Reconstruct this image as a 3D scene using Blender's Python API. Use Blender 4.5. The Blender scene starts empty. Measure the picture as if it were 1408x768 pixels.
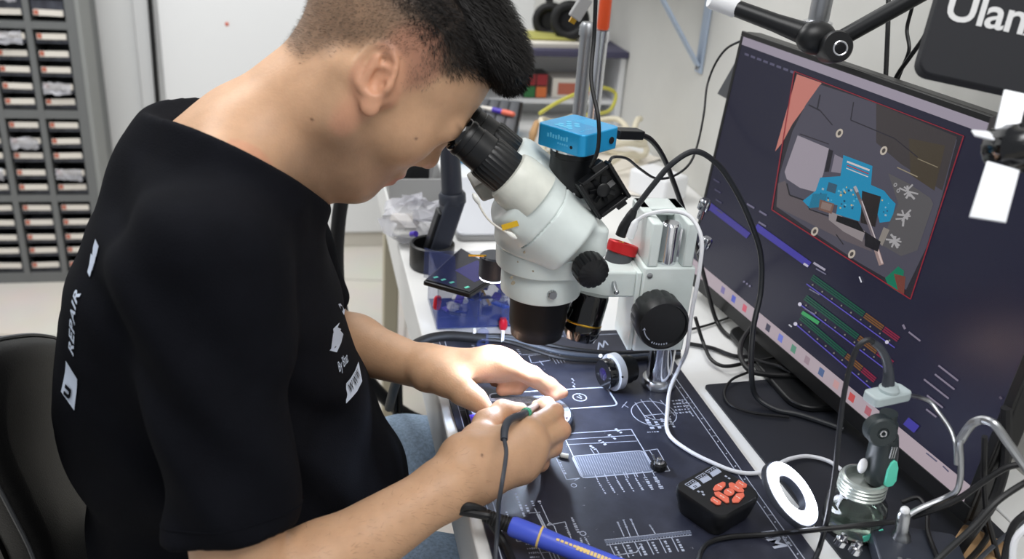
import bpy, bmesh, math, random
import numpy as np
from mathutils import Vector, Matrix
from mathutils.bvhtree import BVHTree
random.seed(7)
COL = bpy.context.scene.collection
R = math.radians
# ------------------------------------------------------------------ camera
FOC, PIT, ROL, YAW = 1250.0, R(24.5), R(4.3), R(-13.85)
CAM = Vector((0, 0, 1.35))
CM = Matrix.Rotation(YAW, 3, 'Z') @ Matrix.Rotation(math.pi/2-PIT, 3, 'X') @ Matrix.Rotation(ROL, 3, 'Z')
cd = bpy.data.cameras.new('camera'); cam = bpy.data.objects.new('camera', cd); COL.objects.link(cam)
cam.matrix_world = Matrix.Translation(CAM) @ CM.to_4x4()
cd.sensor_width = 36; cd.lens = FOC/1408*36; cd.clip_start = .05
cd.dof.use_dof = True; cd.dof.focus_distance = 1.02; cd.dof.aperture_fstop = 5.0
bpy.context.scene.camera = cam

def ray(px, py): return CM @ Vector(((px-704)/FOC, -(py-384)/FOC, -1))
def P(px, py, x=None, y=None, z=None, d=None):
    """point seen at a photo pixel, on the plane x=, y=, z= or at distance d"""
    r = ray(px, py)
    if x is not None: t = (x-CAM.x)/r.x
    elif y is not None: t = (y-CAM.y)/r.y
    elif z is not None: t = (z-CAM.z)/r.z
    else: t = d
    return CAM + r*t
# ------------------------------------------------------------------ materials
def lin(c):
    return tuple((v/12.92 if v <= .04045 else ((v+.055)/1.055)**2.4) for v in [k/255 for k in c])
MATS = {}
def mat(name, rgb, rough=.5, metal=0, spec=.5, noise=0, nscale=40, bump=0, bscale=200, coat=0, trans=0, ior=1.45, alpha=1, emit=0, sheen=0, sss=0):
    m = bpy.data.materials.new(name); m.use_nodes = True; nt = m.node_tree; b = nt.nodes['Principled BSDF']
    c = lin(rgb)+(1,)
    I = b.inputs
    I['Base Color'].default_value = c; I['Roughness'].default_value = rough; I['Metallic'].default_value = metal
    I['Specular IOR Level'].default_value = spec; I['Coat Weight'].default_value = coat; I['Coat Roughness'].default_value = .08
    I['Transmission Weight'].default_value = trans; I['IOR'].default_value = ior; I['Alpha'].default_value = alpha
    if sheen: I['Sheen Weight'].default_value = sheen
    if sss:
        I['Subsurface Weight'].default_value = sss; I['Subsurface Radius'].default_value = (.012, .004, .002); I['Subsurface Scale'].default_value = .35
    if emit: I['Emission Color'].default_value = c; I['Emission Strength'].default_value = emit
    if noise or bump:
        tc = nt.nodes.new('ShaderNodeTexCoord')
    if noise:
        n = nt.nodes.new('ShaderNodeTexNoise'); n.inputs['Scale'].default_value = nscale; n.inputs['Detail'].default_value = 5
        nt.links.new(tc.outputs['Object'], n.inputs['Vector'])
        r = nt.nodes.new('ShaderNodeValToRGB'); r.color_ramp.elements[0].position = .3; r.color_ramp.elements[1].position = .7
        r.color_ramp.elements[0].color = tuple(v*(1-noise) for v in c[:3])+(1,)
        r.color_ramp.elements[1].color = tuple(min(1, v*(1+noise)) for v in c[:3])+(1,)
        nt.links.new(n.outputs['Fac'], r.inputs['Fac']); nt.links.new(r.outputs['Color'], b.inputs['Base Color'])
    if bump:
        n2 = nt.nodes.new('ShaderNodeTexNoise'); n2.inputs['Scale'].default_value = bscale; n2.inputs['Detail'].default_value = 4
        nt.links.new(tc.outputs['Object'], n2.inputs['Vector'])
        bp = nt.nodes.new('ShaderNodeBump'); bp.inputs['Strength'].default_value = bump; bp.inputs['Distance'].default_value = .002
        nt.links.new(n2.outputs['Fac'], bp.inputs['Height']); nt.links.new(bp.outputs['Normal'], b.inputs['Normal'])
    MATS[name] = m
    return m
# ------------------------------------------------------------------ mesh builder
def perp(a):
    a = a.normalized(); h = Vector((0, 0, 1)) if abs(a.z) < .9 else Vector((1, 0, 0))
    u = a.cross(h).normalized(); return u, a.cross(u).normalized()
def smooth_path(pts, n=8):
    pts = [Vector(p) for p in pts]
    if len(pts) < 3: return pts
    q = [pts[0]*2-pts[1]]+pts+[pts[-1]*2-pts[-2]]; out = []
    for i in range(1, len(q)-2):
        a, b, c, d = q[i-1:i+3]
        t0 = 0.; t1 = max(1e-6, (b-a).length**.5); t2 = t1+max(1e-6, (c-b).length**.5); t3 = t2+max(1e-6, (d-c).length**.5)
        for k in range(n):
            t = t1+(t2-t1)*k/n
            A1 = a*((t1-t)/(t1-t0))+b*((t-t0)/(t1-t0)); A2 = b*((t2-t)/(t2-t1))+c*((t-t1)/(t2-t1)); A3 = c*((t3-t)/(t3-t2))+d*((t-t2)/(t3-t2))
            B1 = A1*((t2-t)/(t2-t0))+A2*((t-t0)/(t2-t0)); B2 = A2*((t3-t)/(t3-t1))+A3*((t-t1)/(t3-t1))
            out.append(B1*((t2-t)/(t2-t1))+B2*((t-t1)/(t2-t1)))
    out.append(pts[-1]); return out
class B:
    def __init__(s): s.v = []; s.f = []; s.m = []; s.k = 0
    def mat(s, k): s.k = k; return s
    def face(s, idx): s.f.append(idx); s.m.append(s.k)
    def quad(s, *pts):
        n = len(s.v); s.v += [Vector(p) for p in pts]; s.face(list(range(n, n+len(pts)))); return s
    def box(s, c, size, rot=None):
        c = Vector(c); n = len(s.v); hx, hy, hz = [k/2 for k in size]; rot = rot or Matrix.Identity(3)
        for sx in (-1, 1):
            for sy in (-1, 1):
                for sz in (-1, 1): s.v.append(c+rot @ Vector((sx*hx, sy*hy, sz*hz)))
        for q in ((0, 1, 3, 2), (4, 6, 7, 5), (0, 4, 5, 1), (2, 3, 7, 6), (0, 2, 6, 4), (1, 5, 7, 3)): s.face([n+i for i in q])
        return s
    def box2(s, a, b): 
        a, b = Vector(a), Vector(b); return s.box((a+b)/2, [abs(k) for k in (b-a)])
    def lathe(s, prof, o, axis, seg=32, gear=0, gdepth=0, loop=False):
        """prof: (radius, distance along axis)"""
        o = Vector(o); a = Vector(axis).normalized(); u, w = perp(a); n = len(s.v); L = len(prof)
        for r, t in prof:
            for i in range(seg):
                an = 2*math.pi*i/seg; rr = r
                if gear: rr = r*(1-gdepth*(math.cos(an*gear) > .3))
                s.v.append(o+a*t+(u*math.cos(an)+w*math.sin(an))*max(rr, 1e-5))
        for j in range(L if loop else L-1):
            jn = (j+1) % L
            for i in range(seg):
                k = (i+1) % seg; s.face([n+j*seg+i, n+j*seg+k, n+jn*seg+k, n+jn*seg+i])
        if loop: return s
        if prof[0][0] > 1e-4: s.face([n+i for i in range(seg)][::-1])
        if prof[-1][0] > 1e-4: s.face([n+(L-1)*seg+i for i in range(seg)])
        return s
    def cyl(s, a, b, r, r2=None, seg=24):
        a, b = Vector(a), Vector(b); return s.lathe([(r, 0), (r if r2 is None else r2, (b-a).length)], a, b-a, seg)
    def tube(s, pts, r, seg=10, smooth=8, flat=1.0):
        p = smooth_path(pts, smooth) if smooth else [Vector(q) for q in pts]
        N = len(p); rs = r if isinstance(r, (list, tuple)) else None; n = len(s.v)
        u = None
        for i in range(N):
            t = (p[min(i+1, N-1)]-p[max(i-1, 0)])
            t = t.normalized() if t.length > 1e-9 else Vector((0, 0, 1))
            if u is None: u, w = perp(t)
            else:
                u = (u-t*u.dot(t)); u = u.normalized() if u.length > 1e-6 else perp(t)[0]; w = t.cross(u)
            if rs: x = i/(N-1)*(len(rs)-1); j = min(int(x), len(rs)-2); rr = rs[j]+(rs[j+1]-rs[j])*(x-j)
            else: rr = r
            for k in range(seg):
                an = 2*math.pi*k/seg; s.v.append(p[i]+(u*math.cos(an)+w*math.sin(an)*flat)*rr)
        for i in range(N-1):
            for k in range(seg):
                q = (k+1) % seg; s.face([n+i*seg+k, n+i*seg+q, n+(i+1)*seg+q, n+(i+1)*seg+k])
        s.face([n+k for k in range(seg)][::-1]); s.face([n+(N-1)*seg+k for k in range(seg)])
        return s
    def prism(s, poly, o, u, w, ext):
        """2D polygon in the (u,w) plane at o, extruded by vector ext"""
        o, u, w, ext = Vector(o), Vector(u), Vector(w), Vector(ext); n = len(s.v); L = len(poly)
        for e in (0, 1):
            for a, b in poly: s.v.append(o+u*a+w*b+ext*e)
        s.face([n+i for i in range(L)]); s.face([n+L+i for i in range(L)][::-1])
        for i in range(L):
            k = (i+1) % L; s.face([n+i, n+L+i, n+L+k, n+k])
        return s
    def sphere(s, c, r, seg=20, rings=12, sc=(1, 1, 1), rot=None):
        c = Vector(c); n = len(s.v); rot = rot or Matrix.Identity(3)
        for j in range(rings+1):
            th = math.pi*j/rings
            for i in range(seg):
                an = 2*math.pi*i/seg; s.v.append(c+rot @ Vector((r*sc[0]*math.sin(th)*math.cos(an), r*sc[1]*math.sin(th)*math.sin(an), r*sc[2]*math.cos(th))))
        for j in range(rings):
            for i in range(seg):
                k = (i+1) % seg; s.face([n+j*seg+i, n+(j+1)*seg+i, n+(j+1)*seg+k, n+j*seg+k])
        return s
    def torus(s, c, axis, Rr, r, seg=40, ts=10):
        a = Vector(axis).normalized(); u, w = perp(a); c = Vector(c)
        n = len(s.v)
        for i in range(seg):
            an = 2*math.pi*i/seg; d = u*math.cos(an)+w*math.sin(an)
            for k in range(ts):
                b = 2*math.pi*k/ts; s.v.append(c+d*(Rr+r*math.cos(b))+a*r*math.sin(b))
        for i in range(seg):
            for k in range(ts):
                i2 = (i+1) % seg; k2 = (k+1) % ts; s.face([n+i*ts+k, n+i2*ts+k, n+i2*ts+k2, n+i*ts+k2])
        return s
    def text(s, txt, size, o, u, w, ext=.0004, shear=0, bold=0, space=1):
        vs, fs = text_mesh(txt, size, bold, space); n = len(s.v); o, u, w = Vector(o), Vector(u).normalized(), Vector(w).normalized(); nn = u.cross(w)
        for x, y, z in vs: s.v.append(o+u*(x+shear*y)+w*y+nn*(ext if z > 0 else 0))
        for f in fs: s.face([n+i for i in f])
        return s
def text_mesh(txt, size, bold=0, space=1):
    cu = bpy.data.curves.new('t', 'FONT'); cu.body = txt; cu.size = size; cu.extrude = .001; cu.offset = bold; cu.space_character = space
    cu.resolution_u = 4
    ob = bpy.data.objects.new('t', cu); COL.objects.link(ob)
    me = bpy.data.meshes.new_from_object(ob.evaluated_get(bpy.context.evaluated_depsgraph_get()))
    vs = [tuple(v.co) for v in me.vertices]; fs = [list(p.vertices) for p in me.polygons]
    bpy.data.objects.remove(ob); bpy.data.curves.remove(cu); bpy.data.meshes.remove(me)
    return vs, fs
def rrect(w, h, r, n=5, cx=0, cy=0):
    o = []
    for sx, sy, a0 in ((1, 1, 0), (-1, 1, 90), (-1, -1, 180), (1, -1, 270)):
        for i in range(n+1):
            a = R(a0+90*i/n); o.append((cx+sx*(w/2-r)+r*math.cos(a), cy+sy*(h/2-r)+r*math.sin(a)))
    return o
def link_mesh(name, vs, fs, ms, mats, smooth=True, angle=35):
    me = bpy.data.meshes.new(name); me.from_pydata([tuple(v) for v in vs], [], fs)
    for m in mats: me.materials.append(m)
    if len(set(ms)) > 1: me.polygons.foreach_set('material_index', ms)
    bm = bmesh.new(); bm.from_mesh(me); bmesh.ops.recalc_face_normals(bm, faces=bm.faces); bm.to_mesh(me); bm.free()
    if smooth:
        me.polygons.foreach_set('use_smooth', [True]*len(me.polygons)); me.set_sharp_from_angle(angle=R(angle))
    me.update(); return me
def obj(name, b, mats, parent=None, bevel=0, seg=2, label=None, smooth=True, angle=35):
    """links one mesh object; a child keeps world coordinates, a top-level mesh gets its origin at its base"""
    mats = mats if isinstance(mats, (list, tuple)) else [mats]
    mats = [MATS[m] if isinstance(m, str) else m for m in mats]
    vs = b.v; loc = Vector((0, 0, 0))
    a = np.array([tuple(v) for v in vs])
    loc = Vector((a[:, 0].mean(), a[:, 1].mean(), a[:, 2].min()))
    me = link_mesh(name, [v-loc for v in vs], b.f, b.m, mats, smooth, angle)
    o = bpy.data.objects.new(name, me); COL.objects.link(o); o.location = loc
    if parent:
        o.parent = parent; o.matrix_parent_inverse = WORLD[parent.name].inverted()
    WORLD[o.name] = Matrix.Translation(loc)
    if bevel:
        md = o.modifiers.new('bevel', 'BEVEL'); md.width = bevel; md.segments = seg; md.limit_method = 'ANGLE'; md.angle_limit = R(40)
        md.harden_normals = False
    if label: o['label'] = label
    return o
WORLD = {}
def tag(o, label, cat, group=None):
    o['label'] = label; o['category'] = cat
    if group: o['group'] = group
    return o
def struct(o): o['kind'] = 'structure'; return o
def thing(name, loc, label, cat, group=None):
    o = bpy.data.objects.new(name, None); COL.objects.link(o); o.location = loc; o.empty_display_size = .05
    WORLD[o.name] = Matrix.Translation(Vector(loc))
    return tag(o, label, cat, group)
def frame(u, v):
    """rotation whose columns are u, v and u x v"""
    u = Vector(u).normalized(); w = u.cross(Vector(v)).normalized(); v = w.cross(u)
    return Matrix((u, v, w)).transposed()
# ------------------------------------------------------------------ material palette
mat('wall_white', (232, 233, 233), .7, noise=.02, nscale=3, bump=.1, bscale=60)
mat('wall_cream', (202, 201, 196), .7, noise=.05, nscale=5, bump=.15, bscale=50)
mat('door_white', (235, 236, 237), .5)
mat('frame_white', (214, 215, 216), .5)
mat('skirting', (205, 200, 190), .5)
mat('grey_metal', (112, 114, 114), .5, metal=.1)
mat('grey_side', (142, 144, 142), .5)
mat('drawer_clear', (62, 64, 72), .25, noise=.5, nscale=30)
mat('drawer_dark', (28, 28, 32), .5)
mat('paper', (228, 222, 212), .8)
mat('label_red', (190, 110, 90), .7)
mat('bag_plastic', (190, 190, 196), .3, alpha=.75)
mat('desk_white', (226, 226, 224), .45, noise=.02, nscale=8)
mat('desk_edge', (205, 200, 190), .5)
mat('leg_beige', (190, 182, 160), .5)
mat('black_rubber', (16, 16, 18), .6)
mat('cable_black', (20, 20, 22), .45)
mat('cable_grey', (60, 64, 72), .45)
mat('cable_white', (225, 226, 230), .4)
mat('black_plastic', (20, 21, 23), .38)
mat('black_gloss', (10, 10, 12), .12, coat=.5)
mat('charcoal', (48, 52, 62), .42)
mat('dark_grey', (70, 72, 76), .5)
mat('chrome', (215, 216, 220), .12, metal=1)
mat('steel', (185, 187, 190), .28, metal=1)
mat('brushed', (170, 172, 175), .38, metal=1)
mat('gold', (205, 160, 60), .3, metal=1)
mat('scope_white', (222, 231, 228), .32, noise=.03, nscale=60, coat=.25)
mat('scope_stain', (150, 140, 120), .6)
mat('scope_cream', (220, 222, 212), .4, noise=.08, nscale=50)
mat('scope_grey', (168, 168, 160), .4, noise=.1, nscale=80)
mat('blue_anod', (36, 158, 214), .32, metal=.25, coat=.2)
mat('blue_print', (92, 188, 226), .5)
mat('yellow_tape', (222, 178, 30), .4)
mat('red_anod', (196, 36, 40), .35, metal=.3)
mat('cotton', (238, 238, 232), .9)
mat('white_plastic', (232, 233, 235), .4)
mat('ring_light', (235, 240, 255), .4, emit=16)
mat('screen_lit', (250, 252, 255), .4, emit=6)
mat('glass', (235, 240, 238), .06, trans=1, ior=1.4)
mat('acrylic', (84, 98, 160), .1, alpha=.22, spec=.5)
mat('black_matte', (13, 13, 14), .5, spec=.25)
mat('blue_dark_plastic', (34, 44, 110), .2, coat=.4)
mat('blue_bright', (40, 90, 215), .35)
mat('purple', (75, 55, 170), .3)
mat('phone_glass', (12, 12, 30), .18, spec=.25)
mat('phone_glow', (38, 34, 100), .25, spec=.25)
mat('red_plastic', (205, 30, 50), .35)
mat('orange_plastic', (226, 112, 88), .45)
mat('orange_tool', (205, 76, 34), .4)
mat('iron_blue', (72, 92, 205), .35)
mat('iron_yellow', (228, 196, 120), .5)
mat('green_plastic', (36, 160, 120), .4)
mat('mint_plastic', (104, 228, 198), .4)
mat('printed_white', (172, 178, 194), .6)
mat('printed_grey', (98, 104, 120), .5)
mat('bracket_blue', (168, 182, 200), .45)
mat('lens_glass', (30, 24, 60), .05, coat=1)
mat('alu_white', (232, 234, 238), .35, metal=.2)
mat('cardboard', (176, 140, 100), .8)
mat('book_purple', (70, 68, 92), .6)
mat('olive', (178, 174, 96), .7)
mat('cube_red', (150, 40, 48), .4); mat('cube_green', (44, 110, 60), .4); mat('cube_orange', (205, 110, 60), .4)
mat('key_grey', (88, 90, 94), .55)
mat('board_grey', (150, 155, 170), .45, metal=0, noise=.35, nscale=180, bump=.4, bscale=400)
mat('leather', (17, 17, 18), .5, bump=.25, bscale=500, spec=.3)
mat('banner_text', (205, 205, 205), .6)
def mat_nodes(name, rough):
    m = bpy.data.materials.new(name); m.use_nodes = True; MATS[name] = m; b = m.node_tree.nodes['Principled BSDF']; b.inputs['Roughness'].default_value = rough
    return m, m.node_tree, b
def mk_mat_top():
    m, nt, b = mat_nodes('mat_black', .42); tc = nt.nodes.new('ShaderNodeTexCoord')
    n = nt.nodes.new('ShaderNodeTexNoise'); n.inputs['Scale'].default_value = 9; n.inputs['Detail'].default_value = 8; n.inputs['Roughness'].default_value = .7
    nt.links.new(tc.outputs['Object'], n.inputs['Vector'])
    r = nt.nodes.new('ShaderNodeValToRGB'); e = r.color_ramp.elements
    e[0].position = .45; e[0].color = lin((31, 33, 46))+(1,); e[1].position = .8; e[1].color = lin((58, 61, 76))+(1,)
    nt.links.new(n.outputs['Fac'], r.inputs['Fac'])
    w = nt.nodes.new('ShaderNodeTexNoise'); w.inputs['Scale'].default_value = 160; w.inputs['Detail'].default_value = 2   # pale specks
    nt.links.new(tc.outputs['Object'], w.inputs['Vector'])
    r2 = nt.nodes.new('ShaderNodeValToRGB'); e = r2.color_ramp.elements; e[0].position = .74; e[0].color = (0, 0, 0, 1); e[1].position = .8; e[1].color = (.5, .5, .5, 1)
    nt.links.new(w.outputs['Fac'], r2.inputs['Fac'])
    mx = nt.nodes.new('ShaderNodeMix'); mx.data_type = 'RGBA'; mx.inputs[7].default_value = lin((150, 152, 160))+(1,)
    nt.links.new(r2.outputs['Color'], mx.inputs[0]); nt.links.new(r.outputs['Color'], mx.inputs[6]); nt.links.new(mx.outputs[2], b.inputs['Base Color'])
    r3 = nt.nodes.new('ShaderNodeMapRange'); r3.inputs[3].default_value = .34; r3.inputs[4].default_value = .55
    nt.links.new(n.outputs['Fac'], r3.inputs[0]); nt.links.new(r3.outputs[0], b.inputs['Roughness'])
mk_mat_top()
def mk_floor():
    m, nt, b = mat_nodes('floor_tile', .3); tc = nt.nodes.new('ShaderNodeTexCoord')
    br = nt.nodes.new('ShaderNodeTexBrick'); br.offset = 0; br.inputs['Scale'].default_value = 1
    br.inputs['Brick Width'].default_value = .46; br.inputs['Row Height'].default_value = .46; br.inputs['Mortar Size'].default_value = .004
    br.inputs['Color1'].default_value = lin((222, 217, 208))+(1,); br.inputs['Color2'].default_value = lin((214, 209, 199))+(1,); br.inputs['Mortar'].default_value = lin((168, 162, 152))+(1,)
    mp = nt.nodes.new('ShaderNodeMapping'); mp.inputs['Rotation'].default_value = (0, 0, R(8)); mp.inputs['Location'].default_value = (.13, .05, 0)
    nt.links.new(tc.outputs['Object'], mp.inputs['Vector']); nt.links.new(mp.outputs[0], br.inputs['Vector'])
    n = nt.nodes.new('ShaderNodeTexNoise'); n.inputs['Scale'].default_value = 6; n.inputs['Detail'].default_value = 6
    nt.links.new(mp.outputs[0], n.inputs['Vector'])
    mx = nt.nodes.new('ShaderNodeMix'); mx.data_type = 'RGBA'; mx.blend_type = 'MULTIPLY'; mx.inputs[0].default_value = .18
    nt.links.new(br.outputs['Color'], mx.inputs[6]); nt.links.new(n.outputs['Color'], mx.inputs[7]); nt.links.new(mx.outputs[2], b.inputs['Base Color'])
mk_floor()
mat('pad_black', (33, 35, 42), .5, noise=.12, nscale=12)
mat('monitor_black', (16, 16, 17), .4)
mat('film', (205, 205, 212), .25, alpha=.45, spec=.7)
mat('bin_grey', (150, 150, 150), .5); mat('laptop_lid', (198, 200, 206), .35, metal=.2)
mat('cable_pale', (214, 206, 184), .55); mat('yellow_cable', (190, 184, 80), .5)
mat('cable_grey2', (34, 36, 40), .45); mat('iron_dark', (46, 54, 56), .4); mat('plate_grey', (176, 188, 190), .4)
mat('steel_clear', (190, 198, 192), .2, metal=.6); mat('liquid', (205, 222, 206), .05, trans=.95, ior=1.33); mat('panel_black', (27, 28, 33), .75)
mat('silver', (205, 207, 212), .3, metal=.5)
# ------------------------------------------------------------------ the room
YB, XR = 3.22, .80
b = B().box2((-2.2, -.8, -.02), (XR+.02, YB+.02, 0)); struct(obj('floor', b, 'floor_tile'))
b = B().box2((-2.2, YB, 0), (XR, YB+.06, 2.6)); struct(obj('wall_back', b, 'wall_white'))
b = B().box2((XR, -.8, 0), (XR+.06, YB+.06, 2.6)); struct(obj('wall_right', b, 'wall_cream'))
b = B().box2((-.455, YB-.012, 0), (XR, YB, .055)); struct(obj('baseboard_back', b, 'skirting', bevel=.003))
b = B().box2((-.455, YB-.022, .06), (.42, YB-.001, 2.05)); d1 = struct(obj('door_1', b, 'door_white', bevel=.003))
sp = P(312, 33, y=YB-.022)
obj('screw', B().lathe([(.006, 0), (.006, .002), (.002, .004)], sp, (0, -1, 0), 12), 'orange_tool', d1)
b = B().box2((-.53, YB-.03, 0), (-.478, YB, 2.1)); struct(obj('trim_1', b, 'frame_white', bevel=.004))
# black rod hanging against the door edge, with a clip at its lower end
t0, t1 = P(209, -30, y=YB-.04), P(219, 168, y=YB-.04)
t = thing('door_rod', (t1.x, t1.y+.02, t1.z), 'thin black rod hanging down the edge of the white door', 'rod')
obj('rod', B().cyl(t0+Vector((0, 0, .7)), t1, .008, seg=12), 'black_rubber', t)
obj('clip', B().tube([t1, t1+Vector((0, -.005, -.03)), t1+Vector((-.02, -.005, -.035)), t1+Vector((-.03, -.005, -.012))], .006, 8), 'black_rubber', t)
# ------------------------------------------------------------------ grey drawer cabinet
CF, CX1 = 2.95, -.636
colx = [P(76, 97, y=CF).x - .113*k for k in range(3)]
rows = [[51, 75, 97, 120, 141], [173, 195, 215, 238, 258], [286, 306, 326, 344, 364]]
zg = [[P(76+(y-51)*.12, y, y=CF).z for y in g] for g in rows]
zg.insert(0, [zg[0][0]+.068+.052*k for k in range(5)])
cw = .096
cab = thing('storage_cabinet', (-.83, CF+.1, 0), 'tall grey steel cabinet of small labelled parts drawers standing on the floor', 'cabinet')
xl = colx[2]-cw/2-.02
b = B().box2((xl, CF+.14, 0), (CX1, CF+.225, 1.42))
b.mat(1).box2((CX1-.012, CF, 0), (CX1, CF+.14, 1.42)).mat(0).box2((xl, CF, 0), (xl+.012, CF+.14, 1.42))
ztop = 1.42
for i, x in enumerate(colx):                                       # uprights between the columns
    b.box2((x+cw/2, CF, 0), (x+cw/2+.017 if i else CX1-.0125, CF+.14, ztop))
b.box2((xl, CF, 0), (colx[2]-cw/2, CF+.14, ztop))
edges = []
for g in zg: edges.append((max(g)+.022, min(g)-.026))
zs = [ztop]+[e for p in edges for e in p]+[0]
for k in range(0, len(zs), 2): b.box2((xl, CF+.001, zs[k+1]), (CX1-.012, CF+.13, zs[k]))
obj('cabinet_body', b, ['grey_metal', 'grey_side'], cab)
rng = random.Random(3)
for gi, g in enumerate(zg):
    for ri, z in enumerate(g):
        for ci, x in enumerate(colx):
            h = (g[0]-g[-1])/4
            dz = z+h*.5-.006
            b = B()
            lo, hi = z-h*.56, z+h*.42
            b.box2((x-cw/2+.003, CF+.012, lo+.003), (x+cw/2-.003, CF+.015, z-.008))      # clear front below the card
            b.box2((x-cw/2+.003, CF+.012, lo+.003), (x+cw/2-.003, CF+.12, lo+.006))
            b.box2((x-cw/2+.002, CF+.012, lo+.003), (x-cw/2+.005, CF+.12, z)); b.box2((x+cw/2-.005, CF+.012, lo+.003), (x+cw/2-.002, CF+.12, z))
            b.mat(1).box2((x-cw/2+.008, CF+.03+rng.random()*.02, lo+.006), (x+cw/2-.012, CF+.1, lo+.012+rng.random()*.012))
            d = obj('drawer', b, ['drawer_clear', rng.choice(['drawer_dark', 'bag_plastic', 'drawer_dark', 'charcoal'])], cab)
            tl = rng.uniform(-.03, .03)
            lb = B().box((x+.001, CF+.008, z), (cw*.84, .003, .017), Matrix.Rotation(tl, 3, 'Y'))
            lb.mat(1).box((x-cw*.33, CF+.0062, z+.001), (cw*.13, .0015, .013), Matrix.Rotation(tl, 3, 'Y'))
            obj('label_card', lb, ['paper', 'label_red'], d)
            if rng.random() < .06 or (gi == 1 and ri == 3 and ci == 0) or (gi == 2 and ri == 3 and ci == 0):
                bb = B(); N = 7
                pts = [[Vector((x-cw*.4+cw*.8*i/N, CF-.004-rng.random()*.012, z-.02+.036*j/4+rng.uniform(-.004, .004))) for i in range(N+1)] for j in range(5)]
                for j in range(4):
                    for i in range(N): bb.quad(pts[j][i], pts[j][i+1], pts[j+1][i+1], pts[j+1][i])
                obj('plastic_bag', bb, 'bag_plastic', d)
# ------------------------------------------------------------------ desk
DX0, DX1, DZ = .15, .722, .75
desk = thing('desk', (.45, 1.3, 0), 'long white workbench desk along the right wall under all the tools', 'desk')
b = B().box2((DX0, .15, DZ-.018), (DX1, 2.62, DZ)); obj('tabletop', b, 'desk_white', desk, bevel=.002)
b = B().box2((DX0+.004, .15, DZ-.10), (DX0+.022, 2.62, DZ-.0185)); obj('edge_apron', b, 'desk_white', desk, bevel=.002)
b = B().box2((DX1+.002, .15, DZ-.03), (XR-.001, 2.62, DZ+.001)); obj('cable_ledge', b, 'desk_white', desk, bevel=.002)
for x, y in ((.192, 2.0), (.192, .3), (.70, 2.0), (.70, .3)):
    obj('leg', B().box2((x-.018, y-.02, 0), (x+.018, y+.02, DZ-.0185)), 'leg_beige', desk, bevel=.003)
# ------------------------------------------------------------------ wall bracket, shelf unit at the far end
br = thing('shelf_bracket', (XR, 1.76, .98), 'pale blue steel shelf bracket screwed to the right wall', 'bracket')
pb = P(963, 97, y=1.76)
b = B().box2((XR-.006, 1.745, .985), (XR-.001, 1.775, 1.34)); obj('wall_strip', b, 'bracket_blue', br, bevel=.001)
q0 = Vector((XR-.008, 1.76, 1.0)); q1 = P(905, -12, y=1.76); q1 = q0+(q1-q0)*2.0
dq = (q1-q0).normalized()
b = B().box((q0+q1)/2, ((q1-q0).length, .022, .006), frame(dq, (0, 1, 0))); obj('brace', b, 'bracket_blue', br, bevel=.001)
obj('screw', B().lathe([(.006, 0), (.005, .003)], (XR-.007, 1.76, .995), (-1, 0, 0), 12), 'steel', br)
sh = tag(obj('wall_shelf', B().box2((.52, 1.70, q1.z), (XR-.001, 2.6, q1.z+.02)), 'desk_white', bevel=.002), 'white shelf board resting on the pale blue bracket', 'shelf')
# low shelf unit
SX0, SY0, SY1, SZ = .40, 2.20, 2.44, .925
su = thing('shelf_unit', (.6, 2.35, DZ), 'low white open shelf unit at the far end of the desk', 'shelf unit')
b = B().box2((SX0, SY0, DZ+.001), (SX0+.016, SY1, SZ)).box2((.782, SY0, DZ+.001), (.798, SY1, SZ)).box2((SX0, SY0+.13, DZ+.001), (.798, SY0+.14, SZ))
obj('carcass', b, 'frame_white', su, bevel=.002)
obj('top_board', B().box2((SX0-.005, SY0-.01, SZ), (.799, SY1, SZ+.016)), 'book_purple', su, bevel=.002)
obj('shelf_board', B().box2((SX0+.016, SY0+.02, .80), (.782, SY0+.128, .812)), 'frame_white', su, bevel=.002)
# things on and in it
b = B()
for k in range(2): b.box((.585+rng.uniform(-.006, .006), 2.32, SZ+.0186+k*.005), (.25, .2, .0045), Matrix.Rotation(rng.uniform(-.05, .05), 3, 'Z'))
tag(obj('paper_stack', b, 'paper'), 'stack of white paper lying on the dark shelf unit top', 'paper')
ol = obj('olive_pouch', B().prism(rrect(.17, .1, .02), (.60, 2.31, SZ+.0264), (1, 0, 0), (0, 1, 0), (0, 0, .008)), 'olive', bevel=.004)
tag(ol, 'flat olive yellow pouch under the black headphones', 'pouch')
# headphones
hc = P(775, 26, y=2.30); hp = thing('headphones', (hc.x, 2.30, SZ+.035), 'large black over ear headphones lying on papers on shelf unit', 'headphones')
for name, px, r_, yy in (('ear_cup', 757, .046, 2.36), ('ear_cup', 784, .049, 2.29)):
    c = P(px, 28, y=yy); ax = Vector((-.35, -.9, .1))
    cc = B().lathe([(.02, -.03), (r_*.9, -.028), (r_, -.015), (r_, .004), (r_*.94, .012)], c, ax, 36)
    cup = obj(name, cc, 'black_plastic', hp)
    obj('ear_pad', B().torus(c+ax.normalized()*.016, ax, r_*.74, r_*.27, 36, 12), 'black_rubber', cup)
c0, c1 = P(757, 20, y=2.38), P(790, 18, y=2.31)
obj('headband', B().tube([c0+Vector((0, .02, .03)), c0+Vector((0, .06, .075)), (c0+c1)/2+Vector((.02, .09, .09)), c1+Vector((.03, .06, .075)), c1+Vector((.02, .03, .03))], .011, 10, flat=.6), 'black_plastic', hp)
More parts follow.
